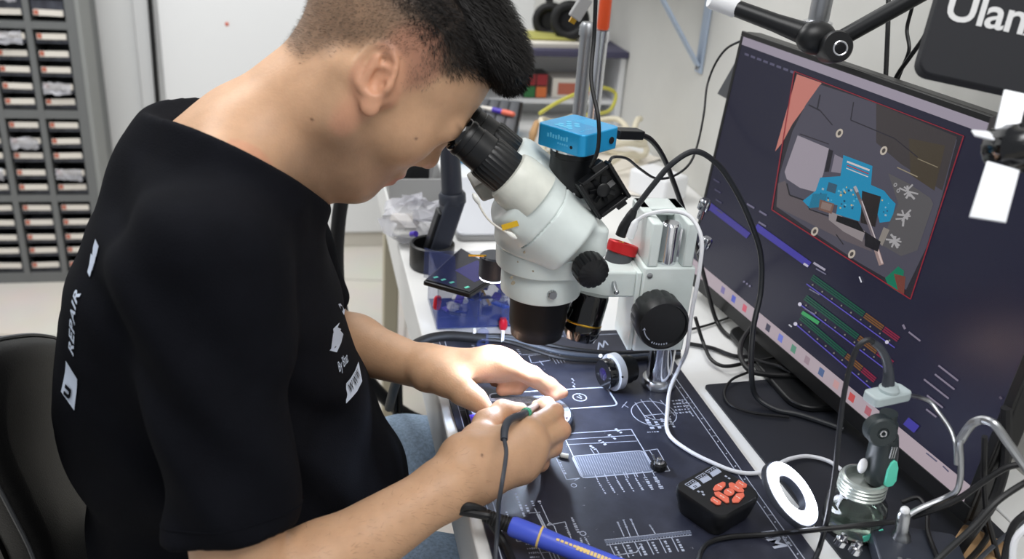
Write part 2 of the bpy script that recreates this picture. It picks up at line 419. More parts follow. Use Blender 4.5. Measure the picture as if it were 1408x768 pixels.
# puzzle cube
cc = P(736, 116, y=2.235); s = .062
cu = thing('puzzle_cube', (cc.x, 2.235, .812), 'coloured twist puzzle cube on the low white shelf', 'puzzle cube')
obj('cube_body', B().box((cc.x, 2.26, .8126+s/2), (s, s, s)), 'black_plastic', cu, bevel=.002)
for i in range(2):
    for j in range(2):
        m = [['cube_green', 'cube_orange'], ['cube_red', 'cube_red']][j][i]
        obj('sticker', B().box((cc.x-s/4+i*s/2, 2.26-s/2-.0005, .8126+s/4+j*s/2), (s*.44, .001, s*.44)), m, cu)
b = B().box2((.62, 2.24, .8125), (.735, 2.32, .862)); b.mat(1).box2((.635, 2.239, .82), (.72, 2.2402, .85))
tag(obj('card_box', b, ['paper', 'label_red'], bevel=.002), 'pale paper box with pink label beside the puzzle cube', 'box')
# keyboard on a blue case
K0, K1, K2 = P(710, 186, z=.825), P(723, 121, z=.825), P(655, 182, z=.825)
kd = (K1-K0).normalized(); kw = Vector((-kd.y, kd.x, 0)); L = min((K1-K0).length, .31); K0 = K0+(kd*0); W = .135
kb = thing('keyboard', K0+kd*L/2+kw*W/2-Vector((0, 0, .02)), 'dark grey keyboard lying on a blue case behind the eyepieces', 'keyboard')
fr = Matrix((kd, kw, (0, 0, 1))).transposed()
obj('keyboard_body', B().box(K0+kd*L/2+kw*W/2-Vector((0, 0, .009)), (L, W, .016), fr), 'black_plastic', kb, bevel=.003)
for i in range(17):
    for j in range(5):
        obj('key', B().box(K0+kd*(.02+(L-.03)*i/17+.004)+kw*(.012+.0245*j+.006), ((L-.03)/17*.84, .0225, .008), fr), 'key_grey', kb, bevel=.002, seg=1)
fm = K0+kd*L/2+kw*W/2
tag(obj('blue_case', B().box((fm.x, fm.y, (.807+DZ)/2), (L-.01, W-.01, .8065-DZ-.001), fr), 'blue_anod', bevel=.004), 'flat bright blue case under the dark keyboard', 'case')
a0, a1 = P(662, 147, z=.838), P(709, 158, z=.838)
dv = a1-a0; a1 = a0+dv.normalized()*max(.09, dv.length)
sd = thing('screwdriver', (a0+a1)/2-Vector((0, 0, .005)), 'small screwdriver with purple and orange grip lying across the keyboard', 'screwdriver')
obj('tip', B().cyl(a0, a0+(a1-a0)*.35, .0032, .0055, 10), 'paper', sd); obj('grip', B().cyl(a0+(a1-a0)*.34, a0+(a1-a0)*.62, .0062, seg=12), 'purple', sd)
obj('grip_end', B().lathe([(.0062, 0), (.007, .01), (.006, .03), (.002, .034)], a0+(a1-a0)*.62, a1-a0, 12), 'orange_plastic', sd)
# ------------------------------------------------------------------ printed work mat
MZ = DZ+.003
MX0, MX1, MY0, MY1 = .163, .481, .42, 1.092
PZ = MZ+.00015
b = B().prism(rrect(MX1-MX0, MY1-MY0, .006, 4, (MX0+MX1)/2, (MY0+MY1)/2), (0, 0, DZ+.0003), (1, 0, 0), (0, 1, 0), (0, 0, MZ-DZ-.0003))
b.mat(1)
def seg(p, q, w=.0011, k=1):
    p, q = Vector(p), Vector(q); d = (q-p); n = Vector((-d.y, d.x, 0)).normalized()*w/2; b.mat(k)
    o = Vector((0, 0, PZ))
    b.quad(o+Vector((p.x, p.y, 0))+n, o+Vector((p.x, p.y, 0))-n, o+Vector((q.x, q.y, 0))-n, o+Vector((q.x, q.y, 0))+n)
def M2(px, py): v = P(px, py, z=MZ); return Vector((v.x, v.y, 0))
def pl(*pts, w=.0011, k=1, close=False):
    q = [M2(*p) for p in pts]; 
    if close: q.append(q[0])
    for i in range(len(q)-1): seg(q[i], q[i+1], w, k)
def dashes(a, c, n, w=.002, fill=.6, seed=0):
    """a run of small broken marks, like tiny captions"""
    g = random.Random(seed); a, c = M2(*a), M2(*c)
    for i in range(n):
        t0 = i/n; t1 = t0+(fill+g.uniform(-.25, .25))/n; seg(a+(c-a)*t0, a+(c-a)*t1, w*g.uniform(.6, 1.2))
for x in (.171, .1785, .4585, .4655):                               # double frame lines
    seg((x, MY0+.01), (x, MY1-.012))
for y in (MY1-.012, ): seg((.171, y), (.4655, y))
for k in range(26): seg((.4615, .45+k*.024), (.463, .4515+k*.024), .0014); seg((.4585, .462+k*.024), (.4655, .462+k*.024), .0006) if k % 3 == 0 else None
for k in range(26): seg((.171, .452+k*.024), (.1785, .452+k*.024), .0006) if k % 3 == 1 else None
# top box and ticks
pl((727, 489), (752, 486), (757, 495), (731, 499), close=True); pl((700, 489), (765, 484)); pl((748, 478), (757, 495)); pl((742, 496), (747, 502))
for k in range(4): pl((757+k*4, 488-k*.5), (765+k*4, 500-k*.5), w=.0008)
for p in ((650, 474), (676, 474), (700, 480), (712, 480)): dashes(p, (p[0]+4, p[1]+8), 3, .004, seed=p[0])
# M shaped mark near the pillar, far edge ticks
pl((822, 482), (824, 470), (829, 478), (831, 468), (836, 474), w=.002)
pl((826, 487), (833, 497), w=.0012); pl((842, 483), (850, 495), w=.0012); pl((868, 494), (876, 483), w=.002)
# phone back outline with round mark
def rpoly(c, rad, w, n=5):
    q = [M2(*p) for p in c]; out = []
    for i in range(4):
        a, o, e = q[i-1], q[i], q[(i+1) % 4]; d1 = (a-o).normalized()*rad; d2 = (e-o).normalized()*rad
        for k in range(n+1):
            t = k/n; out.append((o+d1)*(1-t)**2+o*2*t*(1-t)+(o+d2)*t*t)
    for i in range(len(out)): seg(out[i], out[(i+1) % len(out)], w)
    return out
rpoly([(672, 541), (834, 532), (850, 557), (680, 569)], .008, .0022)
def ring(c, r_, w, n=36, a0=0, a1=360):
    for k in range(n):
        p, q = R(a0+(a1-a0)*k/n), R(a0+(a1-a0)*(k+1)/n)
        seg((c.x+r_*math.cos(p), c.y+r_*math.sin(p)), (c.x+r_*math.cos(q), c.y+r_*math.sin(q)), w)
rc = M2(797, 546); ring(rc, .0085, .0013); 
pl((793, 545), (800, 548), w=.0012); pl((796, 543), (800, 546), w=.0012)
for k in range(3): dashes((786+k, 520+k*5), (790+k, 524+k*5), 2, .002, seed=k)
# circle with chords and captions
cc = M2(899, 568); ring(cc, .0275, .001)
for k, (a, c) in enumerate((((873, 553), (888, 575)), ((881, 549), (902, 577)), ((893, 547), (916, 573)), ((908, 550), (928, 571)))): pl(a, c, w=.001)
ring(M2(902, 565), .019, .001, 20, 200, 320); pl((887, 571), (928, 567), w=.001)
for k in range(5): dashes((924+k*1.5, 551+k*4.2), (945+k*1.5, 549+k*4.2), 5, .0026, seed=10+k)
dashes((938, 551), (954, 573), 8, .002, seed=3)
for k in range(4): dashes((889+k*10, 576-k*.5), (898+k*10, 590-k*.5), 4, .0045, seed=20+k)
dashes((890, 594), (906, 593), 5, .002, seed=30); pl((855, 560), (862, 552), w=.0008); pl((857, 556), (864, 560), w=.0008)
# dimensioned phone with hatched screen
scr = rpoly([(786, 627), (884, 619), (900, 648), (800, 657)], .006, .0014)
b.mat(2); n0 = len(b.v); b.v += [Vector((v.x, v.y, PZ-.00008)) for v in scr]; b.face(list(range(n0, n0+len(scr)))); b.mat(1)
for k in range(30):
    t = k/30; a = M2(787+t*97, 626-t*8); c = M2(800+t*97, 656-t*8)
    seg(a+(c-a)*.08, c+(a-c)*.08, .0004)
pl((776, 596), (868, 590), (898, 640), w=.0012); pl((777, 604), (873, 598), w=.0008); pl((779, 611), (876, 606), w=.0008); pl((774, 596), (802, 657), w=.0012)
for p in ((850, 592), (841, 600), (828, 608), (815, 615)): dashes((p[0]-4, p[1]-3), (p[0]+6, p[1]+4), 3, .004, seed=p[0]); 
pl((812, 616), (818, 625), w=.0008); pl((819, 616), (824, 624), w=.0008)
pl((884, 620), (904, 617), (921, 647), (899, 649), w=.001); pl((893, 619), (912, 648), w=.0008)
pl((765, 630), (779, 659), (797, 657), w=.001); dashes((770, 635), (778, 652), 6, .002, seed=44); pl((790, 660), (797, 657), w=.0009); ring(M2(789, 667), .003, .0008, 12)
for k, w_ in enumerate((.0018, .002, .0022, .0018, .0022, .0035, .0042)):
    x = 820+k*13; pl((x-2, 652-k), (x+2, 660-k), w=.0009); dashes((x+2, 661-k), (x+13, 679-k), 7, w_, seed=50+k)
pl((860, 648), (864, 657), w=.001); pl((873, 648), (877, 655), w=.001)
# side view bar
b.mat(2)
pl((832, 745), (950, 731), w=.0045, k=2); pl((831, 742), (949, 729), w=.0009); pl((834, 749), (951, 735), w=.0009); b.mat(1)
for k in range(30): seg(M2(833+k*3.9, 741.6-k*.44), M2(835+k*3.9, 748.5-k*.44), .0005)
for k, (a, c) in enumerate((((849, 717), (858, 737)), ((857, 714), (867, 738)), ((867, 713), (878, 737)), ((893, 721), (902, 735)))): pl(a, c, w=.0009); dashes(a, ((a[0]+c[0])/2, (a[1]+c[1])/2), 4, .002, seed=k)
for k in range(6): x = 838+k*17; pl((x, 748-k*2), (x+10, 768-k*2), w=.0009); dashes((x+8, 751-k*2), (x+17, 768-k*2), 5, .0028, seed=70+k)
pl((845, 763), (875, 759), (883, 748), w=.0009)
# bottom left drawings, partly under the blue iron
dashes((709, 678), (722, 712), 9, .0022, seed=80); dashes((696, 703), (700, 712), 3, .002, seed=81)
pl((668, 688), (668.5, 689), w=.001)
dashes((723, 694), (727, 704), 3, .0025, seed=82); pl((727, 705), (743, 704), w=.0009); dashes((731, 688), (735, 697), 3, .0025, seed=83)
pl((735, 698), (752, 732), w=.0009); pl((738, 706), (748, 726), w=.0012); pl((741, 706), (751, 726), w=.0012); dashes((741, 688), (744, 694), 2, .003, seed=84); pl((744, 694), (756, 720), w=.0009)
pl((752, 722), (777, 717), (786, 742), w=.0009); pl((752, 722), (756, 718), (762, 723), (766, 733), w=.0009); dashes((778, 723), (784, 736), 5, .0022, seed=85)
dashes((786, 711), (796, 733), 8, .003, seed=86); ring(M2(801.5, 733), .003, .001, 14); dashes((804, 738), (811, 750), 6, .002, seed=87); dashes((798, 739), (802, 752), 5, .002, seed=88)
pl((709, 737), (711, 744), (734, 743), w=.001); 
for k in range(4): dashes((723+k*2, 748+k*6), (737+k*2, 747+k*6), 5, .0022, seed=90+k)
for x in (752, 757, 762): pl((x, 752), (x+8, 770), w=.001)
pl((738, 748), (749, 770), w=.001); pl((740, 760), (763, 758), w=.0008)
# large letters on the near right corner
o_ = M2(1048, 733); uu = (M2(1075, 766)-o_).normalized(); ww = Vector((-uu.y, uu.x, 0))
b.text('EM', .021, Vector((o_.x, o_.y, PZ))+uu*-.003, uu, ww, .0001, bold=.0006)
dashes((1068, 729), (1090, 752), 6, .003, seed=97)
tag(obj('work_mat', b, ['mat_black', 'printed_white', 'printed_grey'], smooth=False), 'black repair mat printed with white technical drawings under the hands', 'work mat')
# ------------------------------------------------------------------ plain black pad
c0, c1, c2 = P(970, 531, z=DZ), P(1090, 518, z=DZ), P(1130, 735, z=DZ)
c0.x = .497; c2.x = .502
pts = [(c0.x, c0.y), (.70, .945), (.70, .60), (.505, .60)]
rp = []
q = [Vector((x, y, 0)) for x, y in pts]
for i in range(4):
    a, o, e = q[i-1], q[i], q[(i+1) % 4]; d1 = (a-o).normalized()*.008; d2 = (e-o).normalized()*.008
    for k in range(6): t = k/5; v = (o+d1)*(1-t)**2+o*2*t*(1-t)+(o+d2)*t*t; rp.append((v.x, v.y))
tag(obj('mouse_pad', B().prism(rp, (0, 0, DZ+.0003), (1, 0, 0), (0, 1, 0), (0, 0, .0025)), 'pad_black'), 'plain black pad lying under the front of the monitor', 'mouse pad')
# ------------------------------------------------------------------ monitor
MT = Vector((.6068, 1.2157, 1.1581)); ya, ti, MH, MW = .1064, .0711, .3858, .60
mu = Vector((math.sin(ya), -math.cos(ya), 0)); mn = Vector((-math.cos(ya), -math.sin(ya), 0))
md_ = Vector((0, 0, -1))*math.cos(ti)+mn*math.sin(ti); mn = md_.cross(mu).normalized()
if mn.x > 0: mn = -mn
def S(px, py, off=0):
    """point of the screen plane seen at a photo pixel"""
    r = ray(px, py); t = (MT-CAM).dot(mn)/r.dot(mn); return CAM+r*t+mn*off
foot = MT+mu*MW/2+md_*MH-mn*.06
mon = thing('monitor', (foot.x, foot.y, DZ), 'large black computer monitor showing a magnified circuit board video', 'monitor')
ctr = MT+mu*MW/2+md_*MH/2
fr = Matrix((mu, md_, -mn)).transposed()
b = B().prism([(0, 0), (MW, 0), (MW, MH), (0, MH)], MT-mn*.004, mu, md_, -mn*.028)
obj('housing', b, 'monitor_black', mon, bevel=.004)
b = B().prism([(.12, .08), (.48, .08), (.48, .32), (.12, .32)], MT-mn*.0322, mu, md_, -mn*.025); obj('back_cover', b, 'black_plastic', mon, bevel=.012)
bz, chin = .007, .020
b = B()
for a, c in (((0, 0), (MW, bz)), ((0, MH-chin), (MW, MH)), ((0, bz), (bz, MH-chin)), ((MW-.010, bz), (MW, MH-chin))):
    b.prism([(a[0], a[1]), (c[0], a[1]), (c[0], c[1]), (a[0], c[1])], MT-mn*.0039, mu, md_, mn*.0045)
obj('bezel', b, 'monitor_black', mon, bevel=.001)
# the lit display: one mesh, flat layers of colour
b = B(); LAY = [0.]
SC = []
def scol(rgb):
    n = 'px_%d_%d_%d' % rgb
    if n not in MATS:
        m = mat(n, rgb, .25, spec=.35); bs = m.node_tree.nodes['Principled BSDF']; bs.inputs['Base Color'].default_value = (.004, .004, .005, 1)
        bs.inputs['Emission Color'].default_value = lin(rgb)+(1,); bs.inputs['Emission Strength'].default_value = .92
    if n not in SC: SC.append(n)
    return SC.index(n)
def sp_(pts, rgb, lift=None):
    LAY[0] += .000006; b.mat(scol(rgb)); b.quad(*[S(x, y, .0001+LAY[0]) for x, y in pts])
def sl(a, c, wpx, rgb):
    d = Vector((c[0]-a[0], c[1]-a[1])); n = Vector((-d.y, d.x)).normalized()*wpx/2
    sp_([(a[0]+n.x, a[1]+n.y), (c[0]+n.x, c[1]+n.y), (c[0]-n.x, c[1]-n.y), (a[0]-n.x, a[1]-n.y)], rgb)
def sc_(c, rx, ry, rgb, rot=.5, n=20):
    ca, sa = math.cos(rot), math.sin(rot)
    sp_([(c[0]+rx*math.cos(2*math.pi*i/n)*ca-ry*math.sin(2*math.pi*i/n)*sa, c[1]+rx*math.cos(2*math.pi*i/n)*sa+ry*math.sin(2*math.pi*i/n)*ca) for i in range(n)], rgb)
b.mat(scol((32, 32, 50)))
p00, p10, p11, p01 = [MT+mu*x+md_*y for x, y in ((bz-.0005, bz-.0005), (MW-.0095, bz-.0005), (MW-.0095, MH-chin+.0005), (bz-.0005, MH-chin+.0005))]
b.quad(p00, p10, p11, p01)
def uv(x, y, o=0): return MT+mu*x+md_*y+mn*o
def su_(x0, y0, x1, y1, rgb):
    LAY[0] += .000006; b.mat(scol(rgb)); b.quad(*[uv(x, y, .0001+LAY[0]) for x, y in ((x0, y0), (x1, y0), (x1, y1), (x0, y1))])
su_(bz, bz, MW-.0095, bz+.011, (150, 142, 156))                       # window title strip
su_(bz, MH-chin-.020, MW-.0095, MH-chin, (172, 158, 166))             # task bar
for k, c in enumerate([(120, 110, 160), (90, 100, 190), (200, 90, 110), (80, 90, 130), (60, 60, 80), (110, 120, 200), (90, 140, 120), (150, 130, 140), (80, 100, 140), (190, 150, 150), (190, 80, 80), (170, 100, 110)]):
    x = .10+k*.030
    su_(x, MH-chin-.015, x+.010, MH-chin-.005, c)
for k in range(9): su_(.02+k*.016, .027, .031+k*.016, .030, (86, 84, 106))   # menu
# video picture: outline in red
V = [(1093, 98), (1326, 187), (1253, 411), (1062, 288)]
sp_(V, (40, 37, 44))
sp_([(1096, 102), (1130, 114), (1112, 140), (1090, 170), (1076, 196), (1066, 208)], (188, 118, 108))          # finger at the corner
sp_([(1128, 116), (1205, 142), (1300, 182), (1316, 192), (1296, 268), (1274, 340), (1246, 398), (1180, 360), (1120, 320), (1068, 284), (1072, 240), (1090, 180), (1108, 144)], (74, 72, 84))
sp_([(1205, 142), (1316, 188), (1296, 262), (1240, 226), (1205, 196)], (60, 55, 56))
sp_([(1250, 190), (1300, 200), (1285, 262), (1252, 240)], (66, 58, 46))
sp_([(1097, 186), (1140, 204), (1132, 240), (1122, 264), (1100, 258), (1082, 246), (1079, 236)], (150, 142, 152))    # pale battery plate
sp_([(1148, 212), (1160, 218), (1156, 238), (1143, 236)], (128, 122, 134))
sp_([(1140, 205), (1146, 207), (1140, 236), (1134, 236)], (34, 32, 38))
sl((1112, 144), (1128, 152), 2, (38, 36, 44)); sl((1128, 130), (1124, 150), 2, (38, 36, 44)); sl((1170, 165), (1230, 190), 1.6, (40, 38, 46)); sl((1174, 140), (1170, 165), 1.6, (40, 38, 46)); sl((1230, 190), (1262, 216), 1.6, (42, 38, 44)); sl((1128, 152), (1145, 172), 1.5, (40, 38, 46)); sl((1100, 184), (1140, 198), 1.5, (44, 40, 48)); sl((1262, 218), (1290, 230), 1.2, (130, 120, 100)); sl((1234, 230), (1262, 243), 1.5, (140, 130, 110))
sp_([(1070, 252), (1080, 248), (1086, 268), (1110, 276), (1116, 288), (1150, 304), (1190, 330), (1200, 346), (1160, 330), (1100, 300), (1068, 284)], (92, 84, 88))
sl((1082, 252), (1086, 268), 2, (34, 32, 36)); sl((1086, 268), (1108, 276), 2, (34, 32, 36)); sl((1108, 276), (1114, 288), 2, (34, 32, 36)); sl((1114, 288), (1150, 300), 1.6, (34, 32, 36)); sl((1150, 322), (1160, 336), 1.5, (40, 38, 42))
sp_([(1140, 290), (1156, 296), (1190, 318), (1186, 332), (1160, 318), (1140, 302)], (138, 130, 132))
# blue board
sp_([(1160, 213), (1200, 228), (1198, 254), (1216, 262), (1224, 272), (1232, 280), (1226, 304), (1210, 306), (1206, 290), (1186, 284), (1182, 304), (1150, 294), (1152, 282), (1126, 276), (1112, 284), (1104, 276), (1122, 262), (1128, 244), (1156, 242)], (28, 132, 172))
sp_([(1118, 266), (1138, 266), (1134, 284), (1112, 286)], (30, 110, 140))
sl((1165, 222), (1196, 234), 2.6, (200, 190, 190)); sl((1165, 227), (1195, 239), 1.6, (150, 60, 70)); sl((1164, 231), (1194, 243), 1.2, (200, 190, 190))
g_ = random.Random(5)
for k in range(46):
    x, y = g_.uniform(1128, 1222), 0; y = 240+(x-1128)*.35+g_.uniform(0, 36)
    s = g_.uniform(1.2, 3); sp_([(x, y), (x+s, y+s*.4), (x+s*.7, y+s*1.3), (x-s*.2, y+s)], g_.choice([(150, 170, 180), (190, 170, 120), (40, 80, 110), (24, 60, 90), (90, 170, 200)]))
sp_([(1140, 250), (1152, 254), (1149, 266), (1137, 262)], (52, 84, 104))
sp_([(1128, 274), (1148, 280), (1144, 294), (1126, 288)], (112, 84, 74)); sp_([(1131, 277), (1145, 281), (1142, 290), (1129, 286)], (130, 112, 106))
sp_([(1186, 262), (1212, 270), (1204, 312), (1184, 306)], (38, 33, 32))
sp_([(1152, 296), (1180, 304), (1190, 320), (1150, 304)], (16, 16, 18))
sp_([(1222, 238), (1250, 252), (1280, 272), (1284, 280), (1262, 344), (1240, 352), (1212, 336), (1226, 300), (1236, 280)], (84, 82, 84))     # grey shield
for c in ((1250, 263), (1244, 298), (1232, 330)):
    for k in range(9):
        a = k*.7+g_.uniform(-.3, .3); l = g_.uniform(6, 14); o = (c[0]+g_.uniform(-3, 3), c[1]+g_.uniform(-3, 3)); sl(o, (o[0]+l*math.cos(a), o[1]+l*math.sin(a)*.9), g_.uniform(2, 3.4), (158, 156, 158))
for c in ((1232, 254), (1236, 262)): sc_(c, 2.4, 3, (146, 144, 146)); sc_(c, 1, 1.4, (84, 82, 84))
sp_([(1216, 312), (1224, 316), (1214, 338), (1208, 332)], (132, 126, 120))
for c in ((1155, 183), (1216, 207), (1121, 318), (1172, 349)): sc_(c, 4.5, 6.5, (182, 172, 160)); sc_(c, 2.2, 3.4, (70, 64, 62))
sl((1176, 258), (1186, 280), 4.5, (92, 90, 96)); sl((1184, 274), (1204, 332), 4, (110, 100, 104)); sl((1186, 276), (1206, 332), 1.6, (186, 176, 178)); sl((1202, 330), (1213, 364), 7, (150, 128, 124)); sl((1204, 332), (1214, 362), 2.5, (196, 176, 172))
sl((1176, 256), (1180, 264), 4, (160, 160, 166))
sp_([(1218, 382), (1236, 366), (1244, 372), (1240, 404), (1222, 392)], (22, 110, 84)); sp_([(1230, 376), (1246, 380), (1244, 404), (1236, 400)], (110, 60, 50))
sp_([(1190, 318), (1212, 332), (1208, 346), (1190, 338)], (26, 24, 28))
for i in range(4): sl(V[i], V[(i+1) % 4], 1.6 if i else 1.2, (132, 34, 46))
# left list and scene bars
sl((974, 281), (1030, 324), 9, (62, 55, 138)); sl((1040, 311), (1114, 364), 9, (66, 60, 152))
for k in range(4): sl((982+k*1.5, 246+k*14), (990+k*1.5, 251+k*14), 2, (70, 68, 92))
for a in ((1015, 272), (1028, 280), (1045, 290), (1044, 305)): sl(a, (a[0]+10, a[1]+6), 2.4, (112, 108, 130))
for k in range(3): sc_((1024+k*4, 387+k*3), 1.4, 1.4, (120, 116, 140))
sl((1106, 362), (1112, 366), 3, (190, 186, 200))
# sound mixers
for k, (a, c) in enumerate((((1119, 378), (1238, 464)), ((1110, 406), (1230, 497)), ((1104, 433), (1206, 520)))):
    a, c = Vector(a), Vector(c); d = c-a
    for q in range(3):
        o = Vector((-1.6, 2.4))*q; e = .6; f = .82
        sl(tuple(a+o), tuple(a+d*e+o), 2.0, (24, 78, 60)); sl(tuple(a+d*(e+.01)+o), tuple(a+d*f+o), 2.0, (112, 76, 40)); sl(tuple(a+d*(f+.01)+o), tuple(c+o), 2.0, (124, 34, 58))
    for q in range(9): v = a+d*(q/9+.05)+Vector((-6.5, 9)); sc_(tuple(v), 1.2, 1.2, (120, 116, 110))
    v = a+Vector((-9, 12)); sl(tuple(v), tuple(v+d*1.02), 1.5, (86, 78, 176)); sc_(tuple(v+d*(.93 if k == 0 else .0)), 2.6, 2.6, (200, 196, 214))
    v = a+Vector((4, -9)); sl(tuple(v), tuple(v+Vector((14, 8))), 1.6, (110, 108, 130))
sl((1104, 429), (1127, 444), 5, (56, 150, 90)); sl((1120, 361), (1136, 371), 3, (160, 156, 172))
# right hand controls
for a, l in (((1251, 456), 16), ((1292, 502), 27), ((1287, 514), 27), ((1272, 521), 34), ((1276, 543), 22), ((1275, 562), 14)): sl(a, (a[0]+l, a[1]+l*.78), 2.4, (128, 120, 136))
sl((1243, 446), (1246, 452), 3, (128, 120, 136)); sl((1247, 578), (1262, 590), 12, (62, 56, 150)); sl((1376, 545), (1379, 548), 3, (90, 84, 96))
sl((1275, 622), (1290, 634), 2, (90, 88, 110)); sl((1298, 640), (1306, 648), 2, (90, 88, 110))
sl((1183, 380), (1186, 388), 1.8, (210, 210, 220)); sl((1086, 446), (1090, 449), 1.8, (190, 190, 200))
obj('screen', b, [MATS[n] for n in SC], mon, smooth=False)
sb = uv(MW*.42, MH, -.03)
obj('stand_post', B().box2((sb.x+.004, sb.y-.035, DZ+.012), (sb.x+.024, sb.y+.035, .98)), 'black_plastic', mon, bevel=.004)
obj('stand_base', B().prism(rrect(.16, .22, .03), (sb.x+.03, sb.y, DZ+.0035), (1, 0, 0), (0, 1, 0), (0, 0, .008)), 'black_plastic', mon, bevel=.002)
# grey box clipped behind the monitor's far corner
g0 = P(1012, 70, x=.66); 
q = [P(1014, 78, x=.645), P(985, 129, x=.645), P(1002, 138, x=.645), P(1030, 90, x=.645)]
b = B(); n0 = 0
b.prism([(v.y, v.z) for v in q], (.645, 0, 0), (0, 1, 0), (0, 0, 1), (.025, 0, 0))
obj('rear_bracket', b, 'dark_grey', mon, bevel=.002)
# ------------------------------------------------------------------ smooth solid modelling (surface nets)
def A3(v): return np.array(v, dtype=np.float64)
def s_sph(c, r): c = A3(c); return lambda p: np.linalg.norm(p-c, axis=-1)-r
def s_ell(c, rad, rot=None):
    c = A3(c); rad = A3(rad); M = None if rot is None else np.array(rot)
    def f(p):
        q = p-c
        if M is not None: q = q @ M
        k0 = np.linalg.norm(q/rad, axis=-1); k1 = np.linalg.norm(q/(rad*rad), axis=-1)
        return k0*(k0-1)/np.maximum(k1, 1e-9)
    return f
def s_cone(a, b, ra, rb):
    a, b = A3(a), A3(b); ab = b-a; L2 = max(1e-12, ab @ ab)
    def f(p):
        t = np.clip(((p-a) @ ab)/L2, 0, 1); return np.linalg.norm(p-a-t[..., None]*ab, axis=-1)-(ra+(rb-ra)*t)
    return f
def s_torus(c, n, Rr, r, rot=None, sc=(1, 1)):
    c = A3(c); M = np.array(rot)
    def f(p):
        q = (p-c) @ M; a = np.sqrt((q[..., 0]/sc[0])**2+(q[..., 1]/sc[1])**2)-Rr; return np.sqrt(a*a+q[..., 2]**2)-r
    return f
def s_plane(o, n): o = A3(o); n = A3(n)/np.linalg.norm(n); return lambda p: (p-o) @ n
def smin(a, b, k):
    h = np.maximum(k-np.abs(a-b), 0)/k; return np.minimum(a, b)-h*h*k*.25
def smax(a, b, k): return -smin(-a, -b, k)
def field(ops, p):
    d = None
    for f, op, k in ops:
        v = f(p)
        if op == 'u': d = v if d is None else smin(d, v, k)
        elif op == 's': d = smax(d, -v, k) if d is not None else d
        elif op == 'i': d = smax(d, v, k) if d is not None else d
        elif op == 'd': d = d+v if d is not None else d
    return d if d is not None else np.full(p.shape[:-1], 1e3)
def nets(ops, lo, hi, h, NB=8):
    lo = A3(lo); n = np.ceil((A3(hi)-lo)/(h*NB)).astype(int)
    I = np.stack(np.meshgrid(*[np.arange(k) for k in n], indexing='ij'), -1).reshape(-1, 3)
    C = lo+(I+.5)*h*NB; rad = h*NB*.87
    D = np.empty(len(C))
    for s in range(0, len(C), 200000): D[s:s+200000] = field(ops, C[s:s+200000])
    keep = np.abs(D) < rad*1.35; I = I[keep]; C = C[keep]; D = D[keep]
    masks = np.zeros((len(C), len(ops)), bool)
    for j, (f, op, k) in enumerate(ops):
        if op == 'd': masks[:, j] = True; continue
        v = f(C)
        masks[:, j] = (v < D+2*rad*1.5+k+.025) if op == 'u' else ((v < rad*1.3+k+.006) if op == 's' else (v > -rad*1.5-k))
    first = np.argmax(masks & np.array([o[1] == 'u' for o in ops]), axis=1)
    g = np.arange(NB+1); G = np.stack(np.meshgrid(g, g, g, indexing='ij'), -1).reshape(-1, 3)
    key = {}
    for i in range(len(C)): key.setdefault(masks[i].tobytes(), []).append(i)
    verts = []; ids = []; cells = []
    edges = [((0, 0, 0), (1, 0, 0)), ((0, 0, 0), (0, 1, 0)), ((0, 0, 0), (0, 0, 1)), ((1, 0, 0), (1, 1, 0)), ((1, 0, 0), (1, 0, 1)), ((0, 1, 0), (1, 1, 0)), ((0, 1, 0), (0, 1, 1)), ((0, 0, 1), (1, 0, 1)), ((0, 0, 1), (0, 1, 1)), ((1, 1, 0), (1, 1, 1)), ((1, 0, 1), (1, 1, 1)), ((0, 1, 1), (1, 1, 1))]
    for kb_, lst in key.items():
        mk = np.frombuffer(kb_, bool); sub = [o for o, m in zip(ops, mk) if m]
        for s in range(0, len(lst), 400):
            ii = np.array(lst[s:s+400]); gi = I[ii][:, None, :]*NB+G[None]
            V = field(sub, lo+gi*h).reshape(len(ii), NB+1, NB+1, NB+1)
            sl_ = lambda a: V[:, a[0]:a[0]+NB, a[1]:a[1]+NB, a[2]:a[2]+NB]
            cnt = 0; acc = 0
            for a, b_ in edges:
                va, vb = sl_(a), sl_(b_); x = (va < 0) != (vb < 0)
                t = np.where(x, va/np.where(x, va-vb, 1), 0)
                pt = np.array(a)+(np.array(b_)-np.array(a))*t[..., None]
                acc = acc+np.where(x[..., None], pt, 0); cnt = cnt+x
            on = cnt > 0; w = np.argwhere(on)
            if len(w) == 0: continue
            cell = I[ii][w[:, 0]]*NB+w[:, 1:]
            verts.append(lo+(cell+acc[on]/cnt[on][:, None])*h); cells.append(cell)
            s0 = V[:, :NB, :NB, :NB][on] < 0
            cr_ = np.stack([s0 != (sl_(e)[on] < 0) for e in ((1, 0, 0), (0, 1, 0), (0, 0, 1))], -1)
            ids.append(np.concatenate([s0[:, None], cr_], 1))
    verts = np.concatenate(verts); cells = np.concatenate(cells); ids = np.concatenate(ids)
    mx = cells.max()+3; enc = lambda c: ((c[:, 0]+1)*mx+(c[:, 1]+1))*mx+(c[:, 2]+1)
    e = enc(cells); order = np.argsort(e); es = e[order]
    def look(c):
        q = enc(c); k = np.minimum(np.searchsorted(es, q), len(es)-1); return np.where(es[k] == q, order[k], -1)
    faces = []
    for ax in range(3):
        m = ids[:, 1+ax]; c = cells[m]; ins = ids[m, 0]
        o1 = np.zeros(3, int); o2 = np.zeros(3, int); o1[(ax+1) % 3] = -1; o2[(ax+2) % 3] = -1
        q = np.stack([look(c), look(c+o1), look(c+o1+o2), look(c+o2)], 1)
        ok = (q >= 0).all(1); q = q[ok]; ins = ins[ok]
        q[~ins] = q[~ins][:, ::-1]; faces.append(q)
    F = np.concatenate(faces)
    return verts, F
